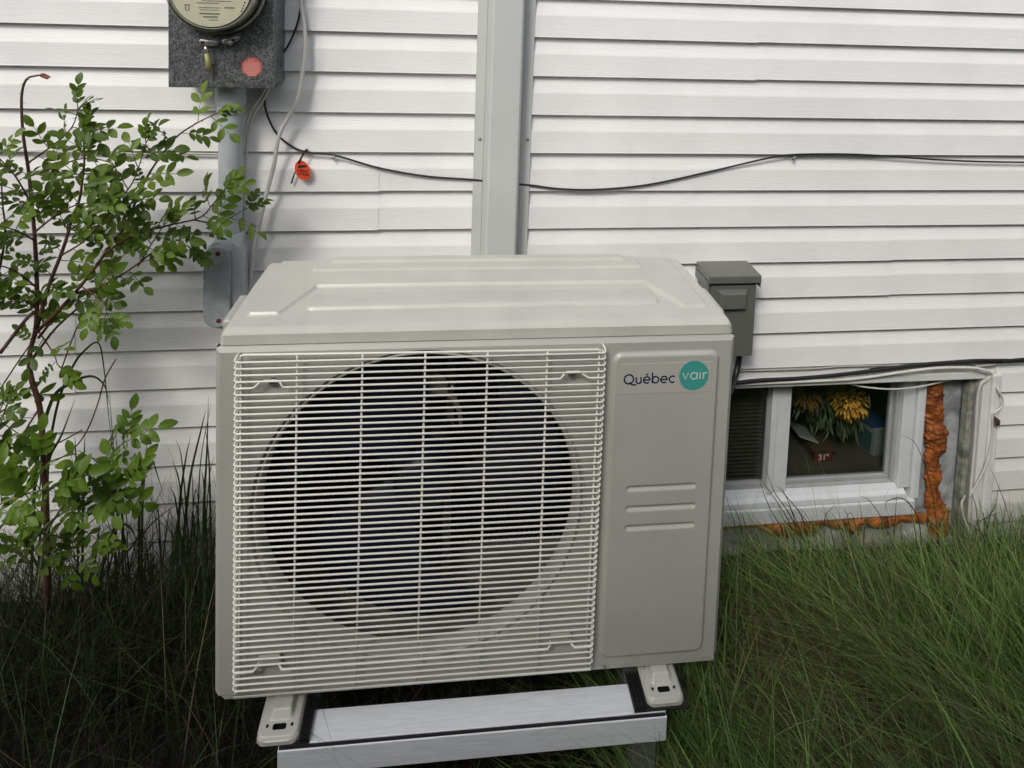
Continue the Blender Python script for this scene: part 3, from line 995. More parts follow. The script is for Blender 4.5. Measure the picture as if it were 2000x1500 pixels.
lp = line([(583, 319), (594, 297), (600, 292)], [-0.0225, -0.017, -0.008])
mb = MB().tube([p - tc_ for p in lp], [0.0026, 0.0024, 0.0034], 6)
lp = line([(583, 322), (574, 342), (569, 358)], [-0.016, -0.014, -0.012])
mb.tube([p - tc_ for p in lp], [0.0018, 0.0020, 0.0022], 6)
part('zip_tie', mb, M['black'], tg, local=True, smooth=True)

# brown dead leaf caught by the corner post
p = at(1946, 823, -0.018)
mb = MB()
mb.add([(-0.010, 0, 0.018), (-0.009, -0.006, -0.006), (0.000, -0.009, 0.012), (0.003, -0.008, -0.010), (0.011, -0.003, 0.001), (0.012, 0.0, -0.012), (0.008, -0.004, -0.024), (0.004, -0.006, -0.014)],
       [(0, 1, 2), (2, 1, 3), (2, 3, 4), (4, 3, 5), (5, 3, 7), (5, 7, 6)])
mb.v = [tuple(Vector(v) + p) for v in mb.v]
solo('dead_leaf', mb, M['dead_leaf_dark'], 'curled dark brown dead leaf caught by the corner post', 'leaf', smooth=False)

# ================================================================== HEAT PUMP
UO = (-0.4363, -0.5436, 0.3504)
UYAW = -0.00994
hp = thing('heat_pump', 'beige outdoor heat pump unit with a round fan behind white wires', 'heat pump', UO, UYAW)
W, H, D = 0.930, 0.644, 0.335
U = M['unit']
FC, FR = (0.3545, 0.336), 0.304
XS = 0.690                                       # where the fan side meets the service side
# fan side of the front with its round hole
mb = MB()
angs = sorted(set([2 * math.pi * k / 120 for k in range(120)] + [math.atan2(z - FC[1], x - FC[0]) % (2 * math.pi) for x in (0.0, XS) for z in (0.0, H)]))
vin, vout = [], []
for a in angs:
    c, s = math.cos(a), math.sin(a)
    tx = ((XS - FC[0]) / c) if c > 1e-9 else ((0.0 - FC[0]) / c if c < -1e-9 else 1e9)
    tz = ((H - FC[1]) / s) if s > 1e-9 else ((0.0 - FC[1]) / s if s < -1e-9 else 1e9)
    t = min(tx, tz)
    vin.append((FC[0] + FR * c, 0, FC[1] + FR * s))
    vout.append((FC[0] + t * c, 0, FC[1] + t * s))
N = len(angs)
mb.add(vin + vout, [(k, (k + 1) % N, (k + 1) % N + N, k + N) for k in range(N)])
# chamfered edges left, top, and the return behind
mb.add([(0.0, 0, 0.0), (0.0, 0, H), (-0.009, 0.010, H + 0.004), (-0.009, 0.010, 0.0)], [(0, 1, 2, 3)])
mb.add([(0.0, 0, H), (W, 0, H), (W + 0.009, 0.010, H + 0.004), (W, 0.0105, H + 0.0085), (0.0, 0.0105, H + 0.0085), (-0.009, 0.010, H + 0.004)], [(0, 1, 3, 4), (0, 4, 5), (1, 2, 3)])
part('front_panel', mb, U, hp, local=True, angle=40)


def service_height(x, z):
    d = sd_rrect(x, z, 0.699, 0.908, 0.016, 0.627, 0.020)
    h = 0.0062 * step(d, 0.0075)
    for rz, x0, x1 in ((0.361, 0.7365, 0.874), (0.321, 0.7365, 0.875), (0.2825, 0.7365, 0.875)):
        h -= 0.0042 * step(sd_rrect(x, z, x0, x1, rz - 0.0062, rz + 0.0062, 0.006), 0.0055)
    return h


xs = [XS + (W - XS) * i / 124 for i in range(125)]
zs = [H * i / 330 for i in range(331)]
mb = MB().grid(xs, zs, lambda x, z: (x, -service_height(x, z), z))
mb.add([(W, 0, 0), (W + 0.009, 0.010, 0), (W + 0.009, 0.010, H + 0.004), (W, 0, H)], [(0, 1, 2, 3)])
part('service_panel', mb, U, hp, smooth=True, local=True)
# sides, back
mb = MB().add([(-0.009, 0.010, 0), (-0.009, D, 0), (-0.009, D, H + 0.007), (-0.009, 0.010, H + 0.004)], [(0, 3, 2, 1)])
part('side_panel', mb, U, hp, local=True)
mb = MB().add([(W + 0.009, 0.010, 0), (W + 0.009, D, 0), (W + 0.009, D, H + 0.007), (W + 0.009, 0.010, H + 0.004)], [(0, 1, 2, 3)])
part('side_panel', mb, U, hp, local=True)
part('back_panel', MB().box(0.002, W - 0.002, D - 0.002, D, 0.0, H + 0.008), U, hp, local=True)
# base pan, a lip below the front
mb = MB().prism([(0.010, 0.003), (W + 0.004, 0.003), (W + 0.006, D), (-0.005, D), (-0.005, 0.014)], -0.0125, -0.0012, 'z')
part('base_pan', mb, U, hp, local=True, bevel=0.002)
mb = MB().lathe([(0.0001, -0.0035), (0.0022, -0.003), (0.0035, -0.001), (0.0035, 0.0005)], (0.713, 0.003, -0.0062), n=12)
part('screw', mb, M['screw'], hp, local=True, smooth=True)


# lid: stamped sheet with raised beads
def lid_h(x, y):
    zz = 0.006 * step(-(y - 0.003), 0.020) * 1.0
    inner = max(0.026 - x, x - (W - 0.022), 0.060 - y, y - (D - 0.02))
    # front notch: trapezoid kept low
    t = min(1, max(0, (y - 0.060) / 0.11))
    left_edge = 0.084 + 0.045 * t
    right_edge = W - 0.075 - 0.045 * t
    notch = max(left_edge - x, x - right_edge, y - 0.176)
    r1 = max(inner, -notch)
    zz += 0.0062 * step(r1, 0.0045)
    r2 = sd_rrect(x, y, 0.126, 0.815, 0.076, 0.150, 0.012)
    t2 = step(r2, 0.0045)
    fade = min(1, max(0, (0.150 - y) / 0.05))
    zz += 0.0066 * t2 * fade
    r3 = sd_rrect(x, y, 0.104, 0.828, 0.246, 0.330, 0.010)
    zz += 0.0036 * step(r3, 0.0045)
    r4 = sd_rrect(x, y, 0.137, 0.796, 0.284, 0.318, 0.006)
    zz += 0.0046 * step(r4, 0.004)
    return zz


LX0, LX1, LY0, LY1 = -0.0035, W + 0.0055, 0.0085, D - 0.006
LT = 0.6705
xs = [LX0 + (LX1 - LX0) * i / 310 for i in range(311)]
ys = [LY0 + (LY1 - LY0) * i / 130 for i in range(131)]


def lid_pt(x, y):
    """pull the sheet's corners in to a rounded outline and roll its rim down"""
    d = sd_rrect(x, y, LX0, LX1, LY0, LY1 + 0.0, 0.0)
    # rounded corners: front tight, rear wide
    for cx, sx in ((LX0, 1), (LX1, -1)):
        for cy, sy, r in ((LY0, 1, 0.010), (LY1, -1, 0.034)):
            ox, oy = cx + sx * r, cy + sy * r
            if (x - ox) * sx < 0 and (y - oy) * sy < 0:
                a, b = abs(x - ox) / r, abs(y - oy) / r
                m_ = max(a, b)
                if m_ > 1e-6:
                    k = m_ / math.hypot(a, b)
                    x, y = ox + (x - ox) * k, oy + (y - oy) * k
    e = max(0.0, 1 + d / 0.009) ** 2 if d > -0.009 else 0.0
    side = min(x - LX0, LX1 - x, LY1 - y)
    e = (1 - min(1, max(0, side) / 0.009)) ** 2
    return (x, y, LT + lid_h(x, y - 0.006) - 0.0075 * (y / D) ** 2 + 0.001 * math.sin(math.pi * x / W) - 0.0085 * e)


mb = MB().grid(xs, ys, lid_pt)
nx_ = len(xs)
edge = [(k * nx_) for k in range(len(ys) - 1, 0, -1)] + list(range(nx_)) + [k * nx_ + nx_ - 1 for k in range(1, len(ys))]
hi = [mb.v[k] for k in edge]
b_ = len(mb.v)
m_ = len(edge)
mb.v += [(x, y, z - 0.0015) for x, y, z in hi] + [(x + (-0.0012 if x < 0.2 else 0.0012 if x > W - 0.2 else 0), y - (0.0012 if y < 0.02 else 0), 0.6535) for x, y, z in hi]
for i in range(m_ - 1):
    mb.f.append((edge[i], edge[i + 1], b_ + i + 1, b_ + i))
    mb.f.append((b_ + i, b_ + i + 1, b_ + m_ + i + 1, b_ + m_ + i))
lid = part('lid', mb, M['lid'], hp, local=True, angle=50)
part('shadow_gap', MB().box(0.0, W, 0.0125, D - 0.008, H + 0.002, H + 0.0125), M['black'], hp, local=True)
# hand grips on the sides
for sx in (-1, 1):
    x0 = -0.029 if sx < 0 else W + 0.0095
    mb = MB().box(x0, x0 + 0.0195, 0.10, 0.21, 0.555, 0.652)
    part('hand_grip', mb, U, hp, local=True, bevel=0.007, segs=3)
# bell mouth
prof = [(FR + 0.001, -0.0004), (FR - 0.0006, 0.0020), (FR - 0.0010, 0.0140), (FR - 0.0050, 0.0145), (FR - 0.0056, 0.0050), (FR - 0.0075, 0.0025), (FR - 0.0105, 0.0050), (FR - 0.0150, 0.016), (FR - 0.0170, 0.034)]
part('bell_mouth', MB().lathe(prof, (FC[0], 0, FC[1]), n=120), U, hp, local=True, smooth=True)
# dark cabinet interior
mb = MB().add([(0.01, 0.036, 0.005), (XS - 0.005, 0.036, 0.005), (XS - 0.005, 0.036, H - 0.003), (0.01, 0.036, H - 0.003),
               (0.01, 0.31, 0.005), (XS - 0.005, 0.31, 0.005), (XS - 0.005, 0.31, H - 0.003), (0.01, 0.31, H - 0.003)],
              [(4, 5, 6, 7), (0, 1, 5, 4), (1, 2, 6, 5), (2, 3, 7, 6), (3, 0, 4, 7)])
part('inner_lining', mb, M['coil'], hp, local=True)
part('inner_floor', MB().box(0.02, XS - 0.02, 0.04, 0.30, 0.008, 0.014), M['inner_steel'], hp, local=True)
# vertical coil fins at the back
mb = MB()
for i in range(56):
    x = 0.02 + i * 0.0118
    mb.box(x, x + 0.0016, 0.285, 0.308, 0.01, H - 0.01)
o = part('coil_fins', mb, M['coil'], hp, local=True)
o['kind'] = 'stuff'
# motor and its bracket
mb = MB().box(0.300, 0.318, 0.215, 0.222, 0.01, H - 0.01).box(0.396, 0.414, 0.215, 0.222, 0.01, H - 0.01)
mb.box(0.306, 0.400, 0.140, 0.2145, 0.462, 0.466).prism([(0.312, 0.466), (0.400, 0.466), (0.396, 0.500), (0.378, 0.512), (0.338, 0.512), (0.318, 0.500)], 0.140, 0.146, 'y')
mb.tube([(0.392, 0.15, 0.468), (0.412, 0.15, 0.452), (0.424, 0.15, 0.425), (0.428, 0.15, 0.39)], [0.007, 0.007, 0.006, 0.004], 8)
part('motor_bracket', mb, M['inner_steel'], hp, local=True, bevel=0.003)
for gx_ in (0.300, 0.408):
    part('bolt', MB().lathe([(0.0001, 0.128), (0.004, 0.129), (0.005, 0.134), (0.005, 0.150)], (gx_, 0, 0.488), n=12), M['hasp'], hp, local=True, smooth=True)
part('glint_tag', MB().prism([(0.372, 0.040), (0.404, 0.040), (0.406, 0.058), (0.378, 0.054)], 0.118, 0.1185, 'y'), M['print_pale'], hp, local=True)  # small pale tag, its colour puts in a white glint low in the opening
part('motor', MB().lathe([(0.0001, 0.130), (0.045, 0.132), (0.058, 0.142), (0.060, 0.20), (0.0001, 0.205)], (FC[0], 0, FC[1]), n=36), M['coil'], hp, local=True, smooth=True)
# fan: hub and three swept blades
fan = part('fan', MB().lathe([(0.0001, 0.050), (0.040, 0.052), (0.052, 0.058), (0.056, 0.068), (0.056, 0.125)], (FC[0], 0, FC[1]), n=36), M['fan'], hp, local=True, smooth=True)
for k in range(3):
    mb = MB()
    vs = []
    nr, na = 12, 14
    for i in range(nr):
        r = 0.052 + (0.276 - 0.052) * i / (nr - 1)
        s = i / (nr - 1)
        a0 = R(120 * k + 142) + 0.55 * s - 0.1
        span = R(52) + R(24) * s
        for j in range(na):
            q = j / (na - 1)
            # rounded leading edge near the tip
            aa = a0 - span * (q - 0.15 * s * s * (1 - q))
            rr = r - 0.018 * s * (2 * q - 1) ** 4
            vs.append((FC[0] + rr * math.cos(aa), 0.062 + 0.062 * q - 0.012 * math.sin(math.pi * q), FC[1] + rr * math.sin(aa)))
    mb.add(vs, [(i * na + j, i * na + j + 1, (i + 1) * na + j + 1, (i + 1) * na + j) for i in range(nr - 1) for j in range(na - 1)])
    part('blade', mb, M['fan'], fan, smooth=True, local=True)

# wire guard -------------------------------------------------------
guard = part('wire_guard', MB().tube([(0.041, -0.018, 0.6385), (0.041, -0.0185, 0.6475), (0.0445, -0.0185, 0.6495), (0.356, -0.0185, 0.6460), (0.668, -0.0185, 0.6430), (0.671, -0.0185, 0.6410), (0.671, -0.018, 0.633)], 0.0021, 7), M['wire'], hp, local=True, smooth=True)
Z0, DZW = 0.6374, 0.01171
GY = -0.0205


def link_wire(me, z):
    o = bpy.data.objects.new('wire', me)
    COL.objects.link(o)
    o.parent = guard
    o.location = (0, 0, z)


hookL = [(0.0340, -0.003, 0.0075), (0.0315, -0.010, 0.0055), (0.0305, -0.0180, 0.0012), (0.0345, GY, 0.0)]
hookR = [(0.6790, GY, -0.0005), (0.6825, -0.0180, 0.001), (0.6815, -0.010, 0.0055), (0.679, -0.003, 0.0075)]
r_w = 0.00185
w_full = MB().tube(hookL + hookR, r_w, 7).mesh('wire', M['wire'], True)
top5 = hookL + [(0.060, GY, 0), (0.0655, GY, 0.002), (0.072, GY, 0.0095), (0.080, GY + 0.004, 0.0105), (0.100, GY + 0.004, 0.0105), (0.107, GY, 0.0095), (0.111, GY, 0.001), (0.116, GY, 0),
                (0.596, GY, 0), (0.601, GY, 0.001), (0.606, GY, 0.0085), (0.612, GY + 0.004, 0.0105), (0.634, GY + 0.004, 0.0105), (0.642, GY, 0.007), (0.650, GY, 0.001), (0.656, GY, 0)] + hookR
w_tab = MB().tube(top5, r_w, 7).mesh('wire', M['wire'], True)
w_low = MB().tube(hookL + [(0.0655, GY, 0.0), (0.0705, GY + 0.004, 0.0035), (0.073, GY + 0.012, 0.006)], r_w * 1.35, 7)
w_low.tube([(0.1085, GY + 0.012, 0.006), (0.110, GY + 0.004, 0.0035), (0.1145, GY, 0), (0.355, GY, 0), (0.596, GY, 0.0), (0.601, GY + 0.004, 0.0035), (0.603, GY + 0.012, 0.006)], r_w * 1.2, 7)
w_low.tube([(0.640, GY + 0.012, 0.006), (0.642, GY + 0.004, 0.0035), (0.647, GY, 0.0)] + hookR, r_w * 1.35, 7)
w_low = w_low.mesh('wire', M['wire'], True)
w_end = MB().tube([(0.0325, -0.003, 0.002), (0.0315, GY, 0.0), (0.6795, GY, 0.0), (0.6805, -0.003, 0.002)], 0.0022, 7).mesh('wire', M['wire'], True)
for i in range(54):
    link_wire(w_tab if i == 4 else w_low if i == 49 else w_end if i == 53 else w_full, Z0 - i * DZW)
for i, (xt, xb_) in enumerate(((0.041, 0.041), (0.135, 0.1345), (0.2464, 0.2455), (0.3556, 0.3555), (0.4663, 0.467), (0.5747, 0.5768), (0.6709, 0.6705))):
    ztop = 0.6490 - (xt - 0.04) * 0.0095
    part('upright', MB().tube([(xt, -0.0185, ztop), (xt, GY + 0.0036, ztop - 0.012), ((xt + xb_) / 2, GY + 0.0036, 0.33), (xb_, GY + 0.0036, 0.019)], 0.0021, 7), M['wire'], guard, smooth=True, local=True)
# screws and pads that hold the guard
for (x, z) in ((0.091, 0.5915), (0.624, 0.5890)):
    part('guard_screw', MB().lathe([(0.0001, -0.012), (0.004, -0.0112), (0.0068, -0.0075), (0.0068, -0.0002)], (x, 0, z), n=16), M['screw'], guard, smooth=True, local=True)
for (x, z) in ((0.091, 0.0735), (0.6215, 0.0750)):
    part('guard_foot', MB().box(x - 0.019, x + 0.019, -0.0135, -0.0008, z - 0.012, z + 0.010), U, guard, local=True, bevel=0.003)

# service label with the mark ---------------------------------------
SY = -0.0064
stk = part('brand_sticker', MB().prism(rrect(0.7145, 0.8925, 0.5485, 0.6065, 0.002), SY - 0.0005, SY + 0.0002, 'y'), M['sticker'], hp, local=True)
disc = part('round_mark', MB().lathe([(0.0001, -0.0004), (0.0288, -0.0004), (0.0288, 0.0001)], (0.8562, SY - 0.0006, 0.5812), n=64), M['teal'], stk, local=True)


def arc(cx, cz, r, a0, a1, n=18, rx=None):
    return [(cx + (rx or r) * math.cos(R(a0 + (a1 - a0) * i / n)), cz + r * math.sin(R(a0 + (a1 - a0) * i / n))) for i in range(n + 1)]


def letters(strokes, x, z, s, rad, y0, skew=0.0):
    mb = MB()
    for st_ in strokes:
        b = len(mb.v)
        mb.tube([(x + a * s, 0, z + c_ * s + skew * a * s) for a, c_ in st_], rad, 8)
        mb.v[b:] = [(p[0], y0 - (p[1] * 0.14), p[2]) for p in mb.v[b:]]
    return mb


# glyph strokes, x height 1
gl_Q = [arc(0.75, 0.70, 0.72, 0, 360, 36), [(0.90, 0.22), (1.05, 0.02), (1.25, -0.16), (1.55, -0.22), (1.95, -0.20)]]
gl_u = [[(0, 1.0), (0, 0.42)] + arc(0.38, 0.40, 0.40, 180, 360, 14, 0.38), [(0.76, 1.0), (0.76, 0.0)]]
gl_e = [[(0.03, 0.50), (0.97, 0.50)] + arc(0.5, 0.5, 0.5, 0, 315, 26)]
gl_acc = [[(0.42, 1.22), (0.66, 1.50)]]
gl_b = [[(0, 1.65), (0, 0.0)], arc(0.5, 0.5, 0.5, 0, 360, 28)]
gl_c = [arc(0.5, 0.5, 0.5, 48, 312, 24)]
gl_v = [[(0, 1.0), (0.42, 0.0), (0.84, 1.0)]]
gl_a = [arc(0.48, 0.5, 0.48, 0, 360, 28), [(0.98, 1.0), (0.98, 0.0)]]
gl_i = [[(0, 1.0), (0, 0.0)], [(-0.01, 1.40), (0.01, 1.44)]]
gl_r = [[(0, 1.0), (0, 0.0)], arc(0.42, 0.52, 0.42, 180, 75, 10)]
S1 = 0.0122
mb = MB()
x = 0.7222
for gl, adv, sh in ((gl_Q, 1.92, 0), (gl_u, 1.18, 0), (gl_e + gl_acc, 1.40, 0), (gl_b, 1.36, 0), (gl_e, 1.36, 0), (gl_c, 1.3, 0)):
    q = letters(gl, x, 0.5688, S1, 0.00145, SY - 0.0006)
    mb.add(q.v, q.f)
    x += adv * S1 * 0.985
part('lettering', mb, M['navy'], stk, local=True, angle=40)
S2 = 0.0128
mb = MB()
x = 0.8345
for gl, adv in ((gl_v, 1.22), (gl_a, 1.42), (gl_i, 0.50), (gl_r, 0.6)):
    q = letters(gl, x, 0.5740, S2, 0.00115, SY - 0.0012)
    mb.add(q.v, q.f)
    x += adv * S2
part('lettering', mb, M['print_pale'], stk, local=True, angle=40)

# feet --------------------------------------------------------------
FZ = -0.031                                       # top of the foot plate


def foot(x0, x1, y0, y1, back):
    """stamped channel foot: plate with slot, raised tongue climbing to the base pan"""
    nx, ny = 44, 56
    xs = [x0 + (x1 - x0) * i / nx for i in range(nx + 1)]
    ys = [y0 + (y1 - y0) * i / ny for i in range(ny + 1)]
    cx = (x0 + x1) / 2
    w = x1 - x0

    def h(x, y):
        d = sd_rrect(x, y, x0, x1, y0, y1 + 0.05, 0.016)
        z = FZ - 0.006 * (1 - step(d, 0.006))
        if d > 0:
            z = FZ - 0.012
        tx = step(abs(x - cx) - 0.0215, 0.007)
        ty = min(1, max(0, (y - (y0 + 0.030)) / 0.010))
        z += 0.013 * tx * ty + 0.004 * tx * min(1, max(0, (y - y0 - 0.05) / 0.03))
        return z

    def hole(x, y):
        if sd_rrect(x, y, x0, x1, y0, y1 + 0.05, 0.016) > 0.0004:
            return True
        ys_ = y0 + 0.0205
        if sd_rrect(x, y, cx - 0.0125, cx + 0.0125, ys_ - 0.0055, ys_ + 0.0055, 0.0054) < 0:
            return True
        return min(math.hypot(x - cx - 0.0215, y - ys_ - 0.002), math.hypot(x - cx + 0.0215, y - ys_ - 0.002)) < 0.0026
    mb = MB().grid(xs, ys, lambda x, y: (x, y, h(x, y)), hole)
    # skirt down the sides and round the nose
    out = [(x0, y1), (x0, y0 + 0.016)] + [(x0 + 0.016 - 0.016 * math.cos(R(a)), y0 + 0.016 - 0.016 * math.sin(R(a))) for a in range(10, 91, 10)]
    out += [(x1 - 0.016 + 0.016 * math.sin(R(a)), y0 + 0.016 - 0.016 * math.cos(R(a))) for a in range(0, 91, 10)] + [(x1, y1)]
    m_ = len(out)
    mb.add([(x, y, FZ - 0.0062) for x, y in out] + [(x, y, FZ - 0.0125) for x, y in out], [(i, i + 1, i + 1 + m_, i + m_) for i in range(m_ - 1)])
    part('foot', mb, M['lid'], hp, smooth=True, local=True)


foot(0.078, 0.152, -0.054, 0.030, False)
foot(0.786, 0.860, -0.046, 0.038, False)
for x0 in (0.081, 0.789):
    mb = MB().box(x0, x0 + 0.07, D - 0.03, D + 0.055, FZ - 0.014, FZ).box(x0 + 0.012, x0 + 0.058, D - 0.03, D + 0.02, FZ, -0.0128)
    part('foot', mb, M['lid'], hp, local=True, bevel=0.003)

# ================================================================== STAND
stand = thing('ground_stand', 'bright aluminium stand carrying the heat pump above the grass', 'stand', (UO[0], UO[1], 0.0), UYAW)
SZ = UO[2] + FZ - 0.0125 - 0.0032                   # top of the beams (under the rubber)
bx0, bx1 = 0.117, 0.820
fy0, fy1 = -0.057, 0.004
mb = MB().box(bx0, bx1, fy0 + 0.006, fy1, SZ - 0.004, SZ)                 # top flange
mb.box(bx0, bx1, fy0 + 0.0055, fy0 + 0.0085, SZ - 0.012, SZ - 0.0042)
part('top_flange', mb, M['alu'], stand, local=True, bevel=0.0012)
part('front_web', MB().box(bx0, bx1 + 0.001, fy0, fy0 + 0.005, SZ - 0.054, SZ - 0.0055), M['alu'], stand, local=True, bevel=0.0015)
part('joint', MB().box(bx0 + 0.002, bx1 - 0.002, fy0 + 0.002, fy0 + 0.0054, SZ - 0.0054, SZ - 0.0015), M['black'], stand, local=True)
part('beam', MB().box(bx0, bx1, D - 0.02, D + 0.045, SZ - 0.055, SZ), M['alu'], stand, local=True, bevel=0.0015)
for lx in (bx0 + 0.012, 0.7605):
    part('leg', MB().box(lx, lx + 0.044, fy0 + 0.006, fy0 + 0.046, -0.05, SZ - 0.013), M['post'], stand, local=True, bevel=0.002)
    part('leg', MB().box(lx, lx + 0.044, D - 0.01, D + 0.03, -0.05, SZ - 0.056), M['post'], stand, local=True, bevel=0.002)
    part('cross_bar', MB().box(lx + 0.003, lx + 0.041, fy0 + 0.047, D - 0.021, SZ - 0.062, SZ - 0.020), M['post'], stand, local=True)
for i, (x0, x1, y0, y1, r0, r1) in enumerate(((0.100, 0.170, -0.053, 0.02, 0.1535, 0.170), (0.760, 0.866, -0.0505, 0.02, 0.760, 0.7845), (0.085, 0.150, D - 0.02, D + 0.045, 0.0, 0.0), (0.79, 0.86, D - 0.02, D + 0.045, 0.0, 0.0))):
    t = thing('rubber_pad', ('black rubber pad under the left front foot', 'black rubber pad under the right front foot', 'black rubber pad under the left rear foot', 'black rubber pad under the right rear foot')[i],
              'rubber pad', (UO[0], UO[1], SZ), UYAW, 'rubber pads under the heat pump feet')
    mb = MB().box(x0, x1, y0, y1, 0.0004, 0.0029)
    part('pad', mb, M['rubber'], t, local=True)
    if r1:
        for k in range(4):
            q = r0 + (r1 - r0 - 0.003) * k / 3
            part('rib', MB().box(q, q + 0.0030, y0 + 0.001, y1, 0.0030, 0.0085 + 0.001 * (k % 2)), M['rubber'], t, local=True, bevel=0.0006)

# ================================================================== ROSE BUSH
def leaflet(mb, p, d, up, L, w):
    """one toothed oval leaflet from base p along d; folded at the midrib and drooping a little"""
    d = d.normalized()
    s = d.cross(up)
    if s.length < 1e-5:
        s = d.orthogonal()
    s.normalize()
    u = s.cross(d).normalized()
    st_ = [(0.0, 0.0), (0.18, 0.62), (0.45, 1.0), (0.72, 0.86), (0.90, 0.42), (1.0, 0.0)]
    fold, dr = random.uniform(0.10, 0.55), random.uniform(0.0, 0.5)
    tw = random.uniform(-0.25, 0.25)
    vs, fs = [], []
    for (t, k) in st_:
        c = p + d * L * t - u * L * dr * t * t
        hw = w * k
        sd_ = s * math.cos(tw * t) + u * math.sin(tw * t)
        if k == 0:
            vs.append(c)
        else:
            vs += [c - sd_ * hw + u * hw * fold, c, c + sd_ * hw + u * hw * fold]
    fs = [(0, 2, 1), (0, 3, 2)]
    for i in range(3):
        a = 1 + i * 3
        fs += [(a, a + 1, a + 4, a + 3), (a + 1, a + 2, a + 5, a + 4)]
    fs += [(10, 11, 13), (11, 12, 13)]
    mb.add(vs, fs)


def compound_leaf(material, npairs, size, spread_):
    """pinnate rose leaf: stalk along +X, leaflets in pairs and one at the tip"""
    mb = MB()
    Ls = size
    pts = [Vector((Ls * t, 0, -0.22 * Ls * t * t)) for t in (0, 0.33, 0.66, 1.0)]
    mb.tube(pts, [0.0010, 0.0009, 0.0007, 0.0005], 4)
    up = Vector((0, 0, 1))
    for i in range(npairs):
        t = 0.30 + 0.62 * i / max(1, npairs - 0.4)
        p = Vector((Ls * t, 0, -0.22 * Ls * t * t))
        l = size * random.uniform(0.40, 0.58) * (0.8 + 0.25 * i / npairs)
        for sgn in (-1, 1):
            d = Vector((math.cos(spread_), sgn * math.sin(spread_), random.uniform(-0.35, 0.15)))
            leaflet(mb, p, d, up + Vector((0, -sgn * 0.35, 0)), l, l * random.uniform(0.23, 0.31))
    leaflet(mb, pts[-1], Vector((1, random.uniform(-0.2, 0.2), -0.3)), up, size * random.uniform(0.48, 0.58), size * 0.15)
    return mb.mesh('leaf', material, True)


leaf_protos = [compound_leaf(M['leaf'], random.choice((2, 3, 3)), random.uniform(0.044, 0.066), R(random.uniform(44, 66))) for _ in range(10)]
young_protos = [compound_leaf(M['leaf_young'], random.choice((2, 3)), random.uniform(0.052, 0.075), R(random.uniform(40, 62))) for _ in range(5)]
tip_protos = [compound_leaf(M['leaf'], 3, random.uniform(0.040, 0.055), R(36)) for _ in range(3)]


def cane_pts(px, y):
    ys = y if isinstance(y, (list, tuple)) else [y] * len(px)
    if len(ys) != len(px):
        ys = [ys[0] + (ys[-1] - ys[0]) * i / (len(px) - 1) for i in range(len(px))]
    return curve([at(u, v, yy) for (u, v), yy in zip(px, ys)], 6)


def place_leaf(root, me, p, d, roll=0.0, scale=1.0):
    d = d.normalized()
    up = Vector((random.uniform(-0.6, 0.6), random.uniform(-1.3, -0.1), 1.0))
    s = up.cross(d).normalized()
    u = d.cross(s).normalized()
    mt = Matrix((d, s, u)).transposed().to_4x4() @ Matrix.Rotation(roll, 4, 'X')
    o = bpy.data.objects.new('leaf', me)
    COL.objects.link(o)
    o.parent = root
    o.matrix_local = Matrix.Translation(p - root.location) @ mt @ Matrix.Scale(scale, 4)


def grow(root, px, y, r0, r1, protos, gap, skip=0.0, material='cane', thorns=True, tip=True, size=(0.75, 1.15), name='cane', stop=1.0):
    pts = cane_pts(px, y)
    n = len(pts)
    mb = MB().tube(pts, [r0 + (r1 - r0) * i / (n - 1) for i in range(n)], 7)
    ln = [0.0]
    for a, b in zip(pts, pts[1:]):
        ln.append(ln[-1] + (b - a).length)
    if thorns:
        for k in range(int(ln[-1] / 0.016)):
            i = random.randrange(1, n - 1)
            a = random.uniform(0, 6.28)
            q = Vector((math.cos(a), math.sin(a) * 0.6, -0.25)).normalized()
            rr = r0 + (r1 - r0) * i / (n - 1)
            mb.tube([pts[i] + q * rr * 0.6, pts[i] + q * (rr + random.uniform(0.003, 0.007))], [0.0008, 0.0001], 4, False)
    part(name, mb, M[material], root, smooth=True)
    s = ln[-1] * skip + gap * random.uniform(0.2, 0.8)
    side = random.choice((-1, 1))
    while s < ln[-1] * stop:
        i = max(j for j in range(n) if ln[j] <= s)
        T = (pts[min(i + 1, n - 1)] - pts[max(i - 1, 0)]).normalized()
        a = random.uniform(-0.9, 0.9) + (math.pi if side < 0 else 0)
        sidev = Vector((T.z, 0, -T.x)).normalized() if abs(T.x) + abs(T.z) > 1e-3 else Vector((1, 0, 0))
        out = sidev * side + Vector((0, random.uniform(-0.8, 0.5), 0))
        d = (T * random.uniform(0.2, 0.8) + out * 0.9 + Vector((0, 0, random.uniform(0.0, 0.5))))
        place_leaf(root, random.choice(protos), pts[i], d, random.uniform(-0.4, 0.4), random.uniform(*size))
        side = -side
        s += gap * random.uniform(0.6, 1.4)
    if tip:
        T = (pts[-1] - pts[-3]).normalized()
        for k in range(3):
            d = T + Vector((random.uniform(-0.6, 0.6), random.uniform(-0.5, 0.3), random.uniform(-0.1, 0.6)))
            place_leaf(root, random.choice(tip_protos if protos is leaf_protos else protos), pts[-1], d, random.uniform(-0.5, 0.5), random.uniform(0.7, 1.05))


b0 = at(92, 1150, -0.20)
bush = thing('rose_bush', 'tall thorny rose bush with dark red canes before the siding', 'bush', (b0.x, -0.20, 0.03))
LP = leaf_protos
G = 0.032
grow(bush, [(92, 1190), (91, 1080), (90, 1000), (85, 900), (78, 800), (60, 735), (58, 690), (70, 640), (72, 560), (68, 470), (62, 400), (55, 330), (45, 262), (42, 190), (52, 155), (75, 147)],
     [-0.20, -0.2, -0.2, -0.2, -0.2, -0.2, -0.2, -0.2, -0.2, -0.2, -0.2, -0.2, -0.2, -0.2, -0.2, -0.2], 0.0072, 0.0020, LP, G, 0.50, tip=False, stop=0.82)
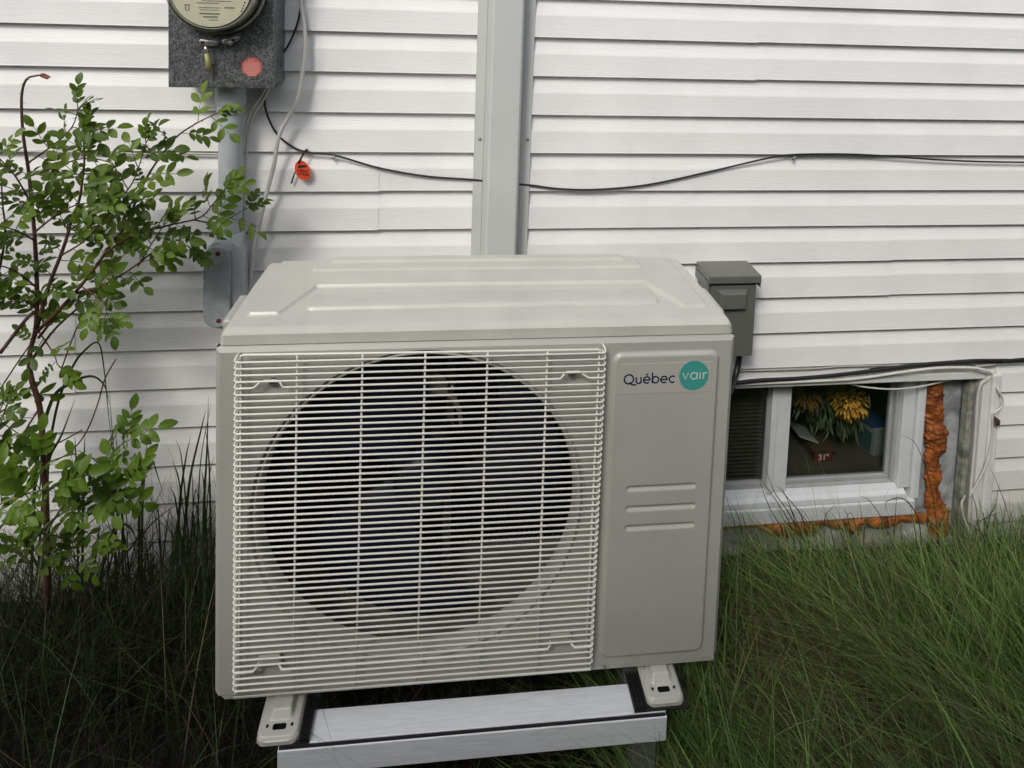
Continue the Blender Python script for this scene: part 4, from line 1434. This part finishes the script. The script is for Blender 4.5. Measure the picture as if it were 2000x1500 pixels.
# withered tip
tp = at(75, 147, -0.20)
mb = MB()
for k in range(4):
    leaflet(mb, tp, Vector((1, random.uniform(-0.4, 0.2), random.uniform(-0.5, 0.25))), Vector((0, -0.6, 1)), random.uniform(0.016, 0.03), 0.0045)
part('withered_leaf', mb, M['dead_leaf'], bush)
shoots = [
    ([(72, 640), (95, 560), (118, 500), (130, 465), (140, 430), (155, 390), (162, 340), (165, 300), (161, 262)], (-0.20, -0.25), 0.0045, 0.0016, 0.15),
    ([(70, 650), (130, 590), (180, 530), (215, 480), (245, 440), (275, 370), (300, 325), (340, 272), (380, 243), (418, 224)], (-0.20, -0.24), 0.0042, 0.0012, 0.35),
    ([(75, 660), (140, 580), (200, 558), (260, 522), (300, 492), (345, 470), (362, 478)], (-0.20, -0.20), 0.0032, 0.0010, 0.25),
    ([(205, 495), (260, 460), (330, 440), (390, 425), (418, 396), (434, 376)], (-0.23, -0.21), 0.0028, 0.0009, 0.1),
    ([(380, 430), (420, 436), (450, 425), (476, 410)], (-0.21, -0.16), 0.0018, 0.0008, 0.15),
    ([(0, 690), (50, 625), (72, 606)], (-0.26, -0.2), 0.004, 0.0036, 2.0),
    ([(-30, 620), (0, 520), (10, 450), (5, 400), (2, 340)], (-0.22, -0.2), 0.003, 0.0012, 0.1),
    ([(62, 400), (30, 345), (-10, 300)], (-0.2, -0.26), 0.0022, 0.0009, 0.1),
    ([(52, 320), (95, 290), (125, 266), (143, 244), (152, 215)], (-0.2, -0.25), 0.0022, 0.0009, 0.1),
    ([(55, 345), (100, 330), (160, 310), (215, 318), (232, 345)], (-0.2, -0.28), 0.002, 0.0009, 0.2),
    ([(70, 560), (30, 530), (-10, 515)], (-0.2, -0.24), 0.0022, 0.001, 0.1),
    ([(135, 450), (190, 415), (235, 385), (262, 350), (285, 280)], (-0.23, -0.27), 0.0024, 0.0009, 0.1),
    ([(118, 500), (165, 470), (205, 425), (230, 400)], (-0.22, -0.29), 0.0022, 0.0009, 0.15),
    ([(66, 455), (110, 420), (150, 400), (190, 395)], (-0.2, -0.3), 0.0022, 0.0009, 0.15),
    ([(60, 735), (30, 760), (10, 800), (-6, 850)], (-0.2, -0.24), 0.0024, 0.0012, 0.1),
    ([(75, 800), (45, 850), (25, 905)], (-0.2, -0.24), 0.0022, 0.0010, 0.1),
    ([(68, 470), (30, 450), (-10, 440)], (-0.2, -0.27), 0.0020, 0.0009, 0.1),
    ([(64, 420), (100, 380), (130, 345), (160, 340)], (-0.2, -0.16), 0.0020, 0.0009, 0.1),
    ([(74, 645), (104, 690), (112, 712)], (-0.2, -0.22), 0.0016, 0.0009, 0.2),
    ([(160, 560), (200, 590), (208, 610)], (-0.22, -0.25), 0.0014, 0.0008, 0.2),
    ([(72, 600), (40, 585), (5, 600)], (-0.2, -0.26), 0.0018, 0.0009, 0.2),
    ([(270, 520), (300, 470), (320, 440)], (-0.2, -0.26), 0.0018, 0.0009, 0.1),
    ([(64, 700), (110, 640), (170, 585), (215, 530), (240, 500)], (-0.2, -0.14), 0.003, 0.001, 0.3),
    # unseen canes beyond the left edge, added to shade the lower left
    ([(-40, 1180), (-60, 900), (-80, 650), (-70, 470), (-90, 360)], (-0.24, -0.26), 0.006, 0.002, 0.3),
    ([(-75, 640), (-140, 560), (-180, 470), (-180, 400)], (-0.25, -0.2), 0.004, 0.0012, 0.1),
    
]
for px, y, r0, r1, sk in shoots:
    grow(bush, px, y, r0, r1, LP, G * 0.9, sk, tip=sk < 1)
# bare dark twigs
for px, y in (([(85, 905), (130, 888), (165, 850), (190, 792), (205, 740), (226, 702)], -0.2), ([(85, 878), (120, 862), (160, 840)], -0.2),
              ([(435, 376), (440, 372)], -0.21), ([(0, 760), (40, 700), (72, 655)], -0.2), ([(120, 720), (150, 640), (172, 610)], -0.19)):
    part('twig', MB().tube(cane_pts(px, y), 0.0016, 5), M['cane'], bush, smooth=True)

b1 = at(60, 1120, -0.30)
shoot = thing('rose_shoot', 'young bright green rose shoots arching low at the left', 'bush', (b1.x, -0.30, 0.03))
for px, y, sk, pr in (
    ([(70, 1170), (90, 1050), (115, 1000), (150, 950), (185, 908), (212, 888), (240, 866)], (-0.28, -0.33), 0.35, young_protos),
    ([(60, 1060), (110, 1010), (175, 978), (220, 960), (245, 946)], (-0.28, -0.34), 0.3, young_protos),
    ([(0, 1030), (40, 990), (75, 960), (80, 905)], (-0.30, -0.36), 0.2, young_protos),
    ([(-30, 1000), (10, 980), (50, 965), (110, 950)], (-0.30, -0.36), 0.1, young_protos),
    ([(80, 1040), (130, 1050), (165, 1030), (190, 1008)], (-0.28, -0.3), 0.1, leaf_protos),
    ([(70, 1080), (110, 1095), (150, 1085), (185, 1075)], (-0.28, -0.31), 0.1, leaf_protos),
    ([(60, 1100), (20, 1070), (-20, 1060)], (-0.30, -0.34), 0.1, young_protos),
    ([(80, 1120), (60, 1080), (50, 1060)], (-0.27, -0.33), 0.0, leaf_protos),
    ([(10, 940), (0, 880), (-5, 820), (5, 790)], (-0.26, -0.3), 0.0, leaf_protos),
    ([(185, 905), (200, 940), (170, 965)], (-0.31, -0.33), 0.0, leaf_protos),
):
    grow(shoot, px, y, 0.0030, 0.0012, pr, 0.030, sk, material='green_stem', thorns=False, size=(0.7, 1.1), name='stem')


# ================================================================== TALL GRASS TUFTS against the walls
def ribbon(mb, pts, w, face=Vector((0, -1, 0.2))):
    """flat tapering blade along a point list with a shallow fold"""
    n = len(pts)
    vs = []
    for i, p in enumerate(pts):
        t = i / (n - 1)
        T = (pts[min(i + 1, n - 1)] - pts[max(i - 1, 0)]).normalized()
        s = T.cross(face)
        s = s.normalized() if s.length > 1e-6 else Vector((1, 0, 0))
        k = w * (1 - t ** 1.8) * (0.6 + 0.4 * min(1, t * 5)) + 0.0002
        vs += [p - s * k, p + face.normalized() * k * 0.3, p + s * k]
    fs = []
    for i in range(n - 1):
        a = i * 3
        fs += [(a, a + 1, a + 4, a + 3), (a + 1, a + 2, a + 5, a + 4)]
    return mb.add(vs, fs)


M['blade_dark'] = leaf_mat('blade_dark', (0.020, 0.034, 0.014), (0.045, 0.07, 0.028), trans=0.25)
M['blade_green'] = leaf_mat('blade_green', (0.04, 0.075, 0.02), (0.09, 0.14, 0.04), trans=0.3)
M['stalk_dead'] = mat('stalk_dead', (0.040, 0.030, 0.020), 0.8, objrand=0.5)


def tuft(label, blades, base_uvy, material='blade_dark', name='grass_tuft'):
    b = at(*base_uvy)
    t = thing(name, label, 'grass', (b.x, b.y, max(0.0, gz(b.x, b.y))))
    for px, y, w in blades:
        ys = y if isinstance(y, (list, tuple)) else [y, y]
        pts = cane_pts(px, ys)
        mb = MB()
        ribbon(mb, pts, w)
        part('blade', mb, M[material], t, smooth=True)
    return t


def auto_blades(n, u0, u1, v0, vt, y0, y1, lean, w0, w1):
    out = []
    for i in range(n):
        u = random.uniform(u0, u1)
        top = random.uniform(*vt)
        le = random.uniform(*lean)
        yy = random.uniform(y0, y1)
        m_ = (v0 + top) / 2
        droop = random.choice((0, 0, 0.25))
        px = [(u, v0), (u + le * 0.25, m_ + (v0 - m_) * 0.1), (u + le * 0.7, top + (v0 - top) * 0.12), (u + le * 1.1, top + (v0 - top) * droop)]
        out.append((px, [yy, yy - random.uniform(-0.03, 0.05)], random.uniform(w0, w1)))
    return out


tuft('two long arching dark grass blades bending over beside the rose cane',
     [([(70, 1180), (85, 960), (110, 800), (140, 720), (165, 685), (192, 670), (203, 720), (212, 810), (222, 900)], -0.14, 0.0030),
      ([(60, 1180), (70, 920), (100, 785), (140, 748), (178, 735), (203, 752), (214, 790)], -0.15, 0.0045),
      ([(200, 1180), (232, 1000), (222, 880), (213, 760)], -0.13, 0.0020),
      ([(100, 1180), (92, 980), (95, 900), (120, 850), (148, 775)], -0.17, 0.0050)], (90, 1180, -0.15))
tuft('tall upright dark grass blades standing against the left side of the unit',
     [([(395, 1180), (398, 1000), (404, 880), (407, 775)], -0.16, 0.0032),
      ([(352, 1180), (360, 1040), (372, 930), (393, 838), (402, 800)], -0.16, 0.0036),
      ([(345, 1180), (350, 1000), (362, 900), (373, 850)], -0.14, 0.0032),
      ([(415, 1180), (412, 1050), (408, 900), (400, 830)], -0.15, 0.0028),
      ([(380, 1180), (385, 1050), (392, 900), (412, 790)], -0.12, 0.0020),
      ([(330, 1180), (345, 1050), (352, 960), (338, 900)], -0.16, 0.0028)] +
     auto_blades(14, 325, 415, 1190, (850, 1080), -0.2, -0.08, (-35, 35), 0.0014, 0.0030), (375, 1185, -0.15))
tuft('thin dark grass stems crossing the siding behind the young rose shoots',
     [([(250, 1180), (242, 1050), (235, 940), (226, 860)], -0.12, 0.0018),
      ([(240, 1180), (238, 1000), (232, 930), (225, 828)], -0.13, 0.0026),
      ([(160, 1180), (162, 1000), (164, 900), (166, 846)], -0.12, 0.0034),
      ([(150, 1180), (154, 980), (148, 890), (146, 850)], -0.12, 0.0030),
      ([(275, 1180), (278, 1000), (283, 920), (288, 848)], -0.11, 0.0030),
      ([(272, 1180), (272, 1000), (285, 905), (296, 896), (308, 930), (320, 970)], -0.11, 0.0030),
      ([(185, 1180), (215, 1050), (238, 1025), (258, 1035), (270, 1070)], -0.13, 0.0036)] +
     auto_blades(16, 180, 330, 1190, (930, 1120), -0.2, -0.08, (-60, 60), 0.0010, 0.0026), (240, 1185, -0.13))
tuft('brown dead stalks leaning against the foot of the left siding',
     [([(165, 1185), (185, 1090), (197, 1012)], -0.16, 0.0048),
      ([(190, 1185), (240, 1090), (300, 1020), (345, 985)], -0.14, 0.0026),
      ([(210, 1190), (250, 1120), (275, 1060), (325, 930)], -0.13, 0.0022)] +
     auto_blades(46, 60, 415, 1195, (1020, 1150), -0.22, -0.05, (-90, 90), 0.0008, 0.0018), (200, 1190, -0.14), 'stalk_dead', 'dead_stalks')
tuft('broad bluish grass blades bending in the dark left foreground',
     [([(345, 1540), (350, 1440), (340, 1350), (322, 1278)], -0.36, 0.0050), ([(270, 1540), (275, 1450), (285, 1380), (298, 1310)], -0.36, 0.0034),
      ([(345, 1560), (362, 1500), (385, 1450), (412, 1392)], -0.38, 0.0042), ([(215, 1560), (225, 1500), (222, 1450), (238, 1400)], -0.36, 0.0036),
      ([(85, 1560), (88, 1500), (82, 1470), (75, 1440)], -0.36, 0.0050), ([(320, 1560), (330, 1500), (352, 1460), (388, 1418)], -0.38, 0.0034),
      ([(92, 1400), (88, 1330), (95, 1270), (100, 1228)], -0.24, 0.0036), ([(60, 1420), (70, 1330), (82, 1280), (98, 1240)], -0.24, 0.0028),
      ([(345, 1380), (365, 1320), (390, 1308), (402, 1330)], -0.3, 0.0030), ([(238, 1300), (228, 1240), (214, 1190), (205, 1170)], -0.2, 0.0034)],
     (300, 1480, -0.36), 'blade_green')
tuft('thin dark grass blades rising in front of the window sill',
     [([(1560, 1120), (1530, 1040), (1500, 985), (1478, 920)], -0.05, 0.0016),
      ([(1580, 1120), (1550, 1020), (1512, 960), (1495, 912)], -0.05, 0.0015),
      ([(1555, 1120), (1545, 1030), (1500, 955), (1480, 930)], -0.06, 0.0014),
      ([(1590, 1120), (1570, 1020), (1545, 980), (1512, 945)], -0.05, 0.0018),
      ([(1575, 1120), (1550, 1010), (1530, 960), (1520, 950)], -0.05, 0.0014),
      ([(1470, 1120), (1450, 1040), (1438, 1000), (1424, 990)], -0.05, 0.0014),
      ([(1450, 1120), (1458, 1060), (1452, 1010), (1448, 1000)], -0.05, 0.0012),
      ([(1612, 1120), (1610, 1020), (1622, 995), (1632, 986)], -0.05, 0.0012),
      ([(1760, 1120), (1730, 1030), (1700, 980), (1678, 968)], -0.05, 0.0015),
      ([(1800, 1120), (1795, 1020), (1765, 975), (1732, 980), (1730, 1000)], -0.05, 0.0018),
      ([(1840, 1120), (1820, 960), (1790, 870), (1758, 848)], -0.03, 0.0014),
      ([(1740, 1120), (1748, 1020), (1750, 985), (1752, 965)], -0.03, 0.0012)] +
     auto_blades(22, 1450, 1800, 1130, (960, 1060), -0.10, -0.03, (-70, 10), 0.0008, 0.0016), (1600, 1120, -0.05))
tuft('sparse dark grass and weed stems at the foot of the right siding',
     [([(1960, 1110), (1915, 1040), (1905, 985), (1895, 960)], -0.05, 0.0018),
      ([(1920, 1110), (1930, 1020), (1945, 985), (1950, 950)], -0.04, 0.0020),
      ([(1985, 1110), (1970, 1010), (1950, 950), (1930, 905)], -0.05, 0.0013),
      ([(1975, 1110), (1973, 1050), (1976, 1020), (1978, 1010)], -0.04, 0.0018),
      ([(1890, 1110), (1905, 1030), (1930, 1010), (1955, 1000)], -0.04, 0.0018)] +
     auto_blades(34, 1860, 2060, 1125, (980, 1075), -0.12, -0.03, (-40, 45), 0.0009, 0.0022), (1940, 1115, -0.05))


# ================================================================== GRASS
def tone_noise(x, y, f, ph):
    return np.sin(x * f + ph) * np.cos(y * f * 1.3 - ph * 2) * 0.5 + np.sin((x * 0.7 + y) * f * 2.1 + ph * 3) * 0.3


def grass(name, label, n, xr, yr, Lr, wr, leanfn, tones, weights, dens=None, segs=4, z_up=0.0, hfn=None):
    x = rng.uniform(*xr, n)
    y = rng.uniform(*yr, n)
    if dens is not None:
        keep = rng.uniform(0, 1, n) < dens(x, y)
        x, y = x[keep], y[keep]
    n = len(x)
    z = np.array([gz(a, b) for a, b in zip(x, y)]) - 0.005 + z_up
    if hfn is not None:
        hs_ = hfn(x, y)
    else:
        hs_ = 1.0
    L = hs_ * rng.uniform(*Lr, n) * (0.75 + 0.5 * (tone_noise(x, y, 5.0, 1.0) + 0.8) / 1.6)
    w = rng.uniform(*wr, n)
    lx, ly, bend = leanfn(x, y, n)
    # unit lean direction and curved rise
    t = np.linspace(0, 1, segs + 1)
    hor = np.hypot(lx, ly)
    V = np.zeros((n, segs * 2 + 1, 3))
    yawv = rng.uniform(0, np.pi, n)
    sx, sy = np.cos(yawv), np.sin(yawv) * 0.5
    for i, tt in enumerate(t):
        k = (tt * 0.55 + bend * tt * tt)
        px = x + L * lx * k
        py = y + L * ly * k
        pz = z + L * (tt - 0.42 * np.minimum(hor, 1.4) * bend * tt ** 2.4)
        py = np.minimum(py, -0.006)
        hw = w * (1 - tt ** 1.6) * 0.5
        if i < segs:
            V[:, i * 2, 0] = px - sx * hw; V[:, i * 2, 1] = py - sy * hw; V[:, i * 2, 2] = pz
            V[:, i * 2 + 1, 0] = px + sx * hw; V[:, i * 2 + 1, 1] = np.minimum(py + sy * hw, -0.004); V[:, i * 2 + 1, 2] = pz
        else:
            V[:, segs * 2, 0] = px; V[:, segs * 2, 1] = py; V[:, segs * 2, 2] = pz
    nv = segs * 2 + 1
    base = np.arange(n)[:, None] * nv
    quads = np.concatenate([base + np.array([2 * i, 2 * i + 1, 2 * i + 3, 2 * i + 2]) for i in range(segs - 1)], 1).reshape(-1, 4)
    tris = (base + np.array([2 * segs - 2, 2 * segs - 1, 2 * segs])).reshape(-1, 3)
    me = bpy.data.meshes.new(name)
    me.vertices.add(n * nv)
    me.vertices.foreach_set('co', V.reshape(-1))
    nq, nt = len(quads), len(tris)
    me.loops.add(nq * 4 + nt * 3)
    me.loops.foreach_set('vertex_index', np.concatenate([quads.reshape(-1), tris.reshape(-1)]).astype(np.int32))
    me.polygons.add(nq + nt)
    me.polygons.foreach_set('loop_start', np.concatenate([np.arange(nq) * 4, nq * 4 + np.arange(nt) * 3]).astype(np.int32))
    me.polygons.foreach_set('use_smooth', np.ones(nq + nt, bool))
    me.update(calc_edges=True)
    tones = np.array(tones)
    pick = rng.choice(len(tones), n, p=np.array(weights) / sum(weights))
    col = tones[pick] * rng.uniform(0.7, 1.3, n)[:, None]
    a = me.color_attributes.new('tone', 'FLOAT_COLOR', 'POINT')
    rgba = np.ones((n, nv, 4))
    rgba[:, :, :3] = col[:, None, :]
    a.data.foreach_set('color', rgba.reshape(-1))
    me.materials.append(M['grass'])
    o = bpy.data.objects.new(name, me)
    COL.objects.link(o)
    return tag(o, label, 'grass', kind='stuff')


def lean_right(x, y, n):
    swirl = 0.35 * np.sin(x * 4.1 + 0.6) + 0.25 * np.sin(y * 6 + x * 2)
    lx = -0.50 + 1.3 * swirl + rng.normal(0, 0.34, n) + 0.30 * np.clip((x - 1.1) / 0.5, 0, 1)
    ly = 0.10 + rng.normal(0, 0.28, n)
    return lx, ly, rng.uniform(0.3, 1.0, n)


def lean_loose(x, y, n):
    lx = -0.35 + rng.normal(0, 0.42, n) + 0.35 * np.clip((x - 1.0) / 0.5, 0, 1)
    return lx, 0.1 + rng.normal(0, 0.35, n), rng.uniform(0.2, 1.3, n)


def lean_left(x, y, n):
    return rng.normal(-0.05, 0.55, n), rng.normal(-0.05, 0.4, n), rng.uniform(0.2, 1.0, n)


def d_right(x, y):
    p = tone_noise(x, y, 4.2, 2.2)
    bare = np.exp(-(((x - 0.78) / 0.15) ** 2 + ((y + 0.38) / 0.12) ** 2)) * 0.95
    bare += np.exp(-(((x - 1.0) / 0.16) ** 2 + ((y + 0.60) / 0.10) ** 2)) * 0.9
    bare += np.exp(-(((x - 0.80) / 0.18) ** 2 + ((y + 0.06) / 0.06) ** 2)) * 0.7
    return np.clip(0.85 + 0.25 * p - bare, 0.05, 1)


def h_left(x, y):
    front = ((x > -0.42) & (x < 0.45) & (y < -0.5)) * 0.75
    return 1.0 - front


def h_right(x, y):
    near = np.clip((-y - 0.02) / 0.22, 0, 1)
    lowzone = ((x > 0.6) & (x < 1.42)) * (0.38 + 0.62 * near) + ((x <= 0.6) | (x >= 1.42)) * (0.55 + 0.45 * near)
    return lowzone


GREENS = [(0.094, 0.165, 0.038), (0.168, 0.250, 0.064), (0.034, 0.070, 0.020), (0.28, 0.345, 0.12), (0.33, 0.28, 0.17)]
grass('grass', 'long fine green grass leaning over to the right of the unit', 40000, (0.35, 3.0), (-1.5, -0.015), (0.16, 0.36), (0.0016, 0.0048), lean_right, GREENS, [5, 4, 4, 2.2, 1.0], d_right, hfn=h_right)
grass('grass', 'loose pale green grass stems standing up through the leaning grass', 9000, (0.35, 3.0), (-1.3, -0.03), (0.22, 0.42), (0.0012, 0.0030), lean_loose,
      [(0.20, 0.295, 0.08), (0.30, 0.38, 0.13), (0.12, 0.195, 0.05), (0.42, 0.38, 0.22)], [4, 3, 3, 1], d_right, segs=6, hfn=h_right)
grass('grass', 'broad fresh green blades scattered through the right hand grass', 9500, (0.35, 3.0), (-1.3, -0.06), (0.16, 0.34), (0.0045, 0.0095), lean_loose,
      [(0.13, 0.245, 0.055), (0.21, 0.33, 0.085), (0.08, 0.155, 0.036)], [3, 3, 2], d_right, segs=6, hfn=h_right)
grass('straw', 'tan dry straw lying in the thin patch of the right grass', 5000, (0.58, 1.15), (-0.68, -0.22), (0.08, 0.22), (0.0010, 0.0024), lean_left,
      [(0.20, 0.14, 0.085), (0.13, 0.085, 0.05), (0.26, 0.20, 0.13)], [3, 3, 2], z_up=0.05, dens=lambda x, y: 1 - np.clip(d_right(x, y), 0, 1) + 0.12)
grass('thatch', 'dry brown thatch matted among the roots of the grass', 22000, (0.3, 3.0), (-1.4, -0.01), (0.06, 0.15), (0.0008, 0.0020), lean_left,
      [(0.10, 0.065, 0.035), (0.16, 0.11, 0.065), (0.05, 0.035, 0.02)], [3, 2, 4])
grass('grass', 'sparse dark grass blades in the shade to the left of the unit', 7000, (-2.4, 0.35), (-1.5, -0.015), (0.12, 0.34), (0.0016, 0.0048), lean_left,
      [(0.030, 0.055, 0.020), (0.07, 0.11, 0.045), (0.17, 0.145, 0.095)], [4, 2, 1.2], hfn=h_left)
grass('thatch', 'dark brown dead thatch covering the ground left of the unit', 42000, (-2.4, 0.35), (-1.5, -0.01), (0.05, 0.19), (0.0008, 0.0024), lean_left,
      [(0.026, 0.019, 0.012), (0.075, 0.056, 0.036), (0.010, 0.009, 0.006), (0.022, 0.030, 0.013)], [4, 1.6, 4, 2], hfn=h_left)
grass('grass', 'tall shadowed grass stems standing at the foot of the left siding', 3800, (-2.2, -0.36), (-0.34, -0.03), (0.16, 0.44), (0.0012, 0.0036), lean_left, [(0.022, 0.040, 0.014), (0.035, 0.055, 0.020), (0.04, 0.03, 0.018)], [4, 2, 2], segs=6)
# lawn further out, shorter and thinner
grass('lawn', 'mown lawn spreading away from the house', 26000, (-3.0, 4.5), (-3.6, -1.5), (0.06, 0.14), (0.004, 0.008), lean_left, GREENS, [5, 4, 5, 1, 0.5], segs=2)

# unseen cedar hedge added behind the camera to dim light towards the ground
def hedge(label, a, b, h, depth, n):
    a, b = Vector(a), Vector(b)
    L = (b - a).length
    t_ = (b - a).normalized()
    s_ = Vector((-t_.y, t_.x, 0))
    o = thing('added_hedge', label, 'hedge', ((a.x + b.x) / 2, (a.y + b.y) / 2, 0.0))
    core = MB()
    nx, nz = int(L / 0.2), 12
    prof = [(-depth / 2, 0.0)] + [(-depth / 2 * (1 - 0.10 * k / 8), h * k / 8) for k in range(1, 9)] + [(depth / 2 * (1 - 0.10 * k / 8), h * k / 8) for k in range(8, -1, -1)]
    vs = []
    for i in range(nx + 1):
        for (d, z) in prof:
            p = a + t_ * L * i / nx + s_ * d * 0.86 + Vector((0, 0, z * 0.97))
            vs.append(p + s_ * 0.1 * mnoise.noise(p * 1.5))
    m_ = len(prof)
    core.add(vs, [(i * m_ + j, i * m_ + j + 1, (i + 1) * m_ + j + 1, (i + 1) * m_ + j) for i in range(nx) for j in range(m_ - 1)])
    part('branches', core, M['hedge_core'], o)
    lv = MB()
    for i in range(n):
        k = random.random()
        z = h * random.random() ** 0.8
        d = random.choice((-1, 1)) * depth / 2 * (1 - 0.10 * z / h) * random.uniform(0.8, 1.08) if k < 0.82 else random.uniform(-0.45, 0.45) * depth
        if k >= 0.82:
            z = h * random.uniform(0.96, 1.05)
        p = a + t_ * L * random.random() + s_ * d + Vector((0, 0, z))
        q = Vector((random.gauss(0, 1), random.gauss(0, 1), random.gauss(0.6, 1))).normalized() * random.uniform(0.05, 0.11)
        r = q.orthogonal().normalized() * random.uniform(0.02, 0.045)
        lv.add([p - r * 0.4, p + q * 0.5 - r, p + q, p + q * 0.5 + r], [(0, 1, 2, 3)])
    f = part('foliage', lv, M['blade_dark'], o)
    f['kind'] = 'stuff'


M['hedge_core'] = mat('hedge_core', (0.02, 0.028, 0.012), 0.9, var=0.4)
hedge('unseen tall cedar hedge added behind the camera to block low light', (-3.6, -2.68, 0), (5.0, -2.68, 0), 2.3, 0.7, 9000)

# broad weed leaves
def weed(u, v, y, n, size, label):
    b = at(u, v, y)
    b.z = max(gz(b.x, b.y), 0.0)
    t = thing('broadleaf_weed', label, 'weed', b, group='broadleaf weeds in the grass')
    for i in range(n):
        a = random.uniform(0, 6.28)
        mb = MB()
        base = b + Vector((0, 0, 0.05))
        L = size * random.uniform(0.6, 1.0)
        d = Vector((math.cos(a), math.sin(a) * 0.8, random.uniform(0.5, 1.4)))
        leaflet(mb, base, d, Vector((0, -0.3, 1)), L, L * random.uniform(0.12, 0.22))
        part('leaf', mb, M['blade_green'], t, smooth=True)


for u, v, y, n, s, lb in ((1880, 1440, -0.55, 8, 0.13, 'broad leaved weed low in the grass near the right corner'),
                          (1590, 1430, -0.52, 7, 0.11, 'broad leaved weed in the grass just right of the foot'),
                          (1790, 1290, -0.33, 6, 0.13, 'narrow leaved weed amid the right grass'),
                          (1660, 1130, -0.14, 5, 0.10, 'small leafy weed below the orange foam'),
                          (1960, 1330, -0.38, 6, 0.10, 'small leafy weed at the right edge of the grass'),
                          (1720, 1470, -0.58, 6, 0.11, 'low leafy weed at the bottom of the right grass')):
    weed(u, v, y, n, s, lb)
